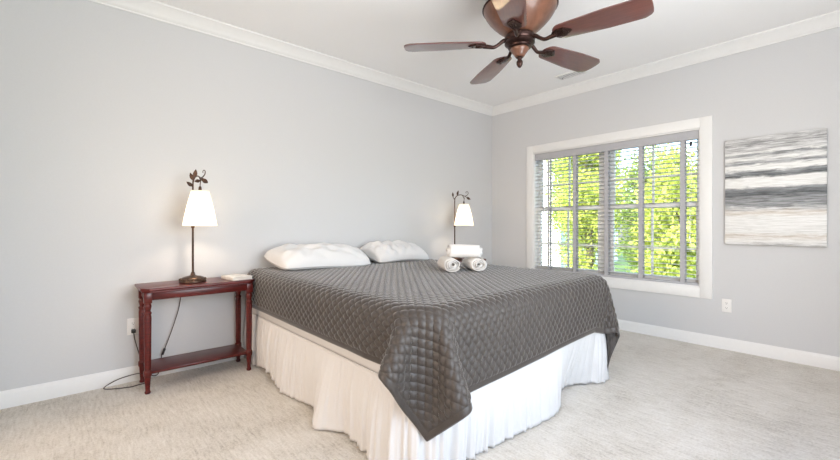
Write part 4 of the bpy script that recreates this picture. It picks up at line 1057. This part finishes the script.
# ------------------------------------------------------------------ ceiling vent
ve = thing('ceiling_vent', 'small white air vent on the ceiling past the fan', 'vent', (-.39, -1.37, H))
bm = bmesh.new()
for b in ((-.07, -.052, -.15, .15, -.008, 0), (.052, .07, -.15, .15, -.008, 0), (-.052, .052, -.15, -.132, -.008, 0), (-.052, .052, .132, .15, -.008, 0)):
    box(bm, *b, .002)
obj('vent_frame', bm, M['plastic'], ve)
bm = bmesh.new()
for k in range(9):
    yk = -.118 + k * .0295
    box(bm, -.052, .052, -.011, .011, -.0008, .0008, 0, 1, Matrix.Translation((0, yk, -.006)) @ Matrix.Rotation(R(25), 4, 'X'))
obj('louvers', bm, M['vent'], ve)
bm = bmesh.new(); box(bm, .020, .026, .100, .104, -.020, -.004, .001)
obj('damper_lever', bm, M['dark_plastic'], ve)

# ================================================================== CEILING FAN
FC = (-2.236, -1.995)
fan = thing('ceiling_fan', 'ceiling fan with five dark wooden blades and bowl-shaped wooden housing', 'fan', (FC[0], FC[1], H))
ZB = 2.305


def fpart(name, bm_, m, parent=None, smooth=35):
    return obj(name, bm_, m, parent or fan, world=True, smooth=smooth)


bm = bmesh.new()
lathe(bm, [(.070, 2.352), (.105, 2.372), (.145, 2.405), (.180, 2.440), (.205, 2.470), (.222, 2.497), (.231, 2.517), (.234, 2.530), (.230, 2.542), (.215, 2.560), (.190, 2.60), (.170, 2.65), (.160, 2.74)], 64, (*FC, 0))
ho = fpart('housing', bm, M['bowl_wood'], smooth=180)
bm = bmesh.new()
tube(bm, [(FC[0] + .2345 * math.cos(2 * PI * k / 64), FC[1] + .2345 * math.sin(2 * PI * k / 64), 2.531) for k in range(64)], .0065, 8, closed=True)
fpart('housing_rim', bm, M['fan_metal'], ho, 180)
bm = bmesh.new()
lathe(bm, [(.060, 2.362), (.082, 2.358), (.094, 2.350), (.098, 2.338), (.098, 2.322), (.092, 2.314), (.096, 2.308), (.096, 2.300), (.086, 2.292), (.072, 2.288), (.076, 2.282), (.074, 2.274), (.060, 2.268)], 48, (*FC, 0))
hub = fpart('hub', bm, M['fan_metal'], smooth=40)
bm = bmesh.new()
lathe(bm, [(.058, 2.268), (.060, 2.262), (.050, 2.248), (.036, 2.228), (.030, 2.218), (.024, 2.214)], 40, (*FC, 0))
fpart('hub_cone', bm, M['bowl_wood'], hub, 60)
bm = bmesh.new()
lathe(bm, [(.020, 2.215), (.024, 2.210), (.016, 2.204), (.013, 2.196), (.018, 2.188), (.021, 2.178), (.020, 2.166), (.014, 2.154), (.007, 2.146), (.002, 2.143)], 24, (*FC, 0))
fpart('finial', bm, M['fan_metal'], hub, 60)


def blade_parts():
    """one blade along local +x, hub axis at the origin, z relative to the blade plane"""
    pitch = Matrix.Rotation(R(10), 4, 'X').inverted()
    r0, r1, w0, w1 = .215, .757, .070, .090
    ol = []
    for k in range(13):                                # rounded root
        a = PI / 2 + PI * k / 12
        ol.append((r0 + .055 + .055 * math.cos(a), w0 * math.sin(a)))
    side = [(r0 + .055 + (r1 - .06 - r0 - .055) * k / 10, -(w0 + (w1 - w0) * min(1, k / 6))) for k in range(1, 11)]
    tip = [(r1 - .045, -w1), (r1 - .015, -w1 * .80), (r1 - .004, -w1 * .62), (r1, -w1 * .25), (r1, w1 * .25), (r1 - .004, w1 * .62), (r1 - .015, w1 * .80), (r1 - .045, w1)]
    ol = ol + side + tip + [(x, -y) for x, y in side[::-1]]
    bm1 = bmesh.new(); prism(bm1, ol, -.004, .004, .0018, 2, pitch)
    # iron: an arm that leaves the hub, dips and fans out into a leaf-shaped plate under the blade root
    bm2 = bmesh.new()
    path = catmull([(.075, 0, .022), (.105, 0, .018), (.135, 0, -.004), (.165, 0, -.020), (.200, 0, -.016), (.235, 0, -.010)], 6)
    tube(bm2, path, [.0155 - .004 * math.sin(PI * i / (len(path) - 1)) for i in range(len(path))], 10)
    bm3 = bmesh.new()
    pl = [(.205, 0), (.215, .022), (.232, .030), (.250, .040), (.270, .036), (.283, .044), (.300, .032), (.312, .018), (.325, .010), (.332, 0)]
    pl = pl + [(x, -y) for x, y in pl[-2:0:-1]]
    prism(bm3, pl, -.0115, -.0042, .002, 2, pitch)
    bm4 = bmesh.new()
    for (x_, y_) in ((.255, .022), (.255, -.022), (.305, 0)):
        lathe(bm4, [(.0065, -.0115), (.0065, -.014), (.003, -.0165)], 12, mtx=pitch @ Matrix.Translation((x_, y_, 0)))
    for k in range(-2, 3):                             # raised ribs of the leaf
        tube(bm4, [pitch @ Vector((.215, .004 * k, -.014)), pitch @ Vector((.250, .010 * k, -.0155)), pitch @ Vector((.285, .016 * k, -.012))], [.004, .0035, .002], 6)
    return bm1, bm2, bm3, bm4


bl_first = None
for k in range(5):
    ang = R((133.0, 61.0, -10.0, -78.0, -151.5)[k])
    if k == 0:
        b1, b2, b3, b4 = blade_parts()
        arm = obj('blade', b1, M['blade'], fan)
        arm.location = (0, 0, ZB - H); arm.rotation_euler = (0, 0, ang)
        iron = obj('blade_arm', b2, M['fan_metal'], arm, smooth=180)
        mount = obj('mounting_plate', b3, M['fan_metal'], arm)
        orn = obj('leaf_ornament', b4, M['fan_metal'], arm, smooth=60)
        bl_first = arm
    else:
        c = copy_tree(bl_first, fan)
        c.location = (0, 0, ZB - H); c.rotation_euler = (0, 0, ang)

# ================================================================== OUTSIDE THE WINDOW
bm = bmesh.new(); box(bm, .15, 30, -25, 25, -.6, -.5)
structure('ground', bm, M['grass'])
nb = thing('house', 'white sided house seen through the left edge of the window', 'house', (9.0, 6.5, -.5))
bm = bmesh.new()                                       # neighbouring house with lap siding
for k in range(36):
    z0 = -.5 + k * .17
    box(bm, 8.97 + .01 * (k % 2), 9.03, 4.05, 9.0, z0, z0 + .1695)
    box(bm, 9.0, 14.0, 3.99 + .01 * (k % 2), 4.06, z0, z0 + .1695)
obj('siding', bm, M['siding'], nb, world=True)
bm = bmesh.new(); box(bm, 8.93, 9.06, 3.95, 4.08, -.5, 5.62, .004)
obj('corner_board', bm, M['siding'], nb, world=True)
bm = bmesh.new(); box(bm, 8.5, 14.4, 3.6, 9.4, 5.62, 5.8, .01)
obj('eave', bm, M['siding'], nb, world=True)


def make_tree(name, label, x, y, h, rad, seed, m, nleaf, zlow=.0):
    t = thing(name, label, 'tree', (x, y, -.5), group='trees outside the window')
    rs = np.random.RandomState(seed)
    bm_ = bmesh.new()
    tube(bm_, catmull([(x, y, -.52), (x + .05, y - .03, .6), (x - .04, y + .05, 1.8), (x + .03, y, h * .75)], 6), [.11 - .08 * i / 18 for i in range(19)], 10)
    for k in range(9):
        a = rs.uniform(0, 6.28); z_ = rs.uniform(.5, h * .7); r_ = rad * rs.uniform(.5, .8)
        tube(bm_, catmull([(x, y, z_), (x + r_ * .5 * math.cos(a), y + r_ * .5 * math.sin(a), z_ + .25), (x + r_ * math.cos(a), y + r_ * math.sin(a), z_ + .6)], 4),
             [.035 - .003 * i for i in range(9)], 6)
    obj('trunk', bm_, M['bark'], t, world=True, smooth=180)
    # clumps of leaves
    ncl = 90
    cc = []
    while len(cc) < ncl:
        p_ = rs.uniform(-1, 1, 3)
        if .35 < np.linalg.norm(p_) < 1: cc.append(p_)
    cc = np.array(cc) * np.array([rad, rad, (h - zlow) / 2]) + np.array([x, y, (h + zlow) / 2])
    idx = rs.randint(0, ncl, nleaf)
    P_ = cc[idx] + np.clip(rs.randn(nleaf, 3), -1.6, 1.6) * np.array([.16, .16, .14])
    D_ = rs.randn(nleaf, 3); D_[:, 2] -= .5; D_ /= np.linalg.norm(D_, axis=1, keepdims=True)
    E_ = np.cross(D_, rs.randn(nleaf, 3)); E_ /= np.linalg.norm(E_, axis=1, keepdims=True)
    N_ = np.cross(D_, E_)
    ln = rs.uniform(.06, .12, (nleaf, 1)); wd = ln * .32
    V_ = np.stack([P_, P_ + D_ * ln * .45 + E_ * wd + N_ * ln * .06, P_ + D_ * ln, P_ + D_ * ln * .45 - E_ * wd + N_ * ln * .06], 1)
    F_ = np.arange(nleaf * 4).reshape(-1, 4)
    from_arrays('foliage', V_, F_, m, t, world=True, smooth=None)
    return t


make_tree('leafy_tree', 'sunlit yellow-green tree seen through the left half of the window', 4.7, .90, 4.4, .60, 11, M['leaf'], 13000, -.2)
make_tree('leafy_tree', 'sunlit yellow-green tree seen through the right half of the window', 4.7, -.97, 2.6, .64, 12, M['leaf'], 11000, -.2)
make_tree('leafy_tree', 'green tree standing farther back behind the left half of the window', 7.6, 2.70, 4.2, .70, 14, M['leaf_dark'], 11000, -.2)
make_tree('leafy_tree', 'green tree farther back, seen just right of the window mullion', 7.6, .60, 3.2, .78, 15, M['leaf_dark'], 12000, -.3)
make_tree('leafy_tree', 'green tree farther back behind the right edge of the window', 7.6, -1.35, 3.7, .80, 16, M['leaf_dark'], 11000, -.3)
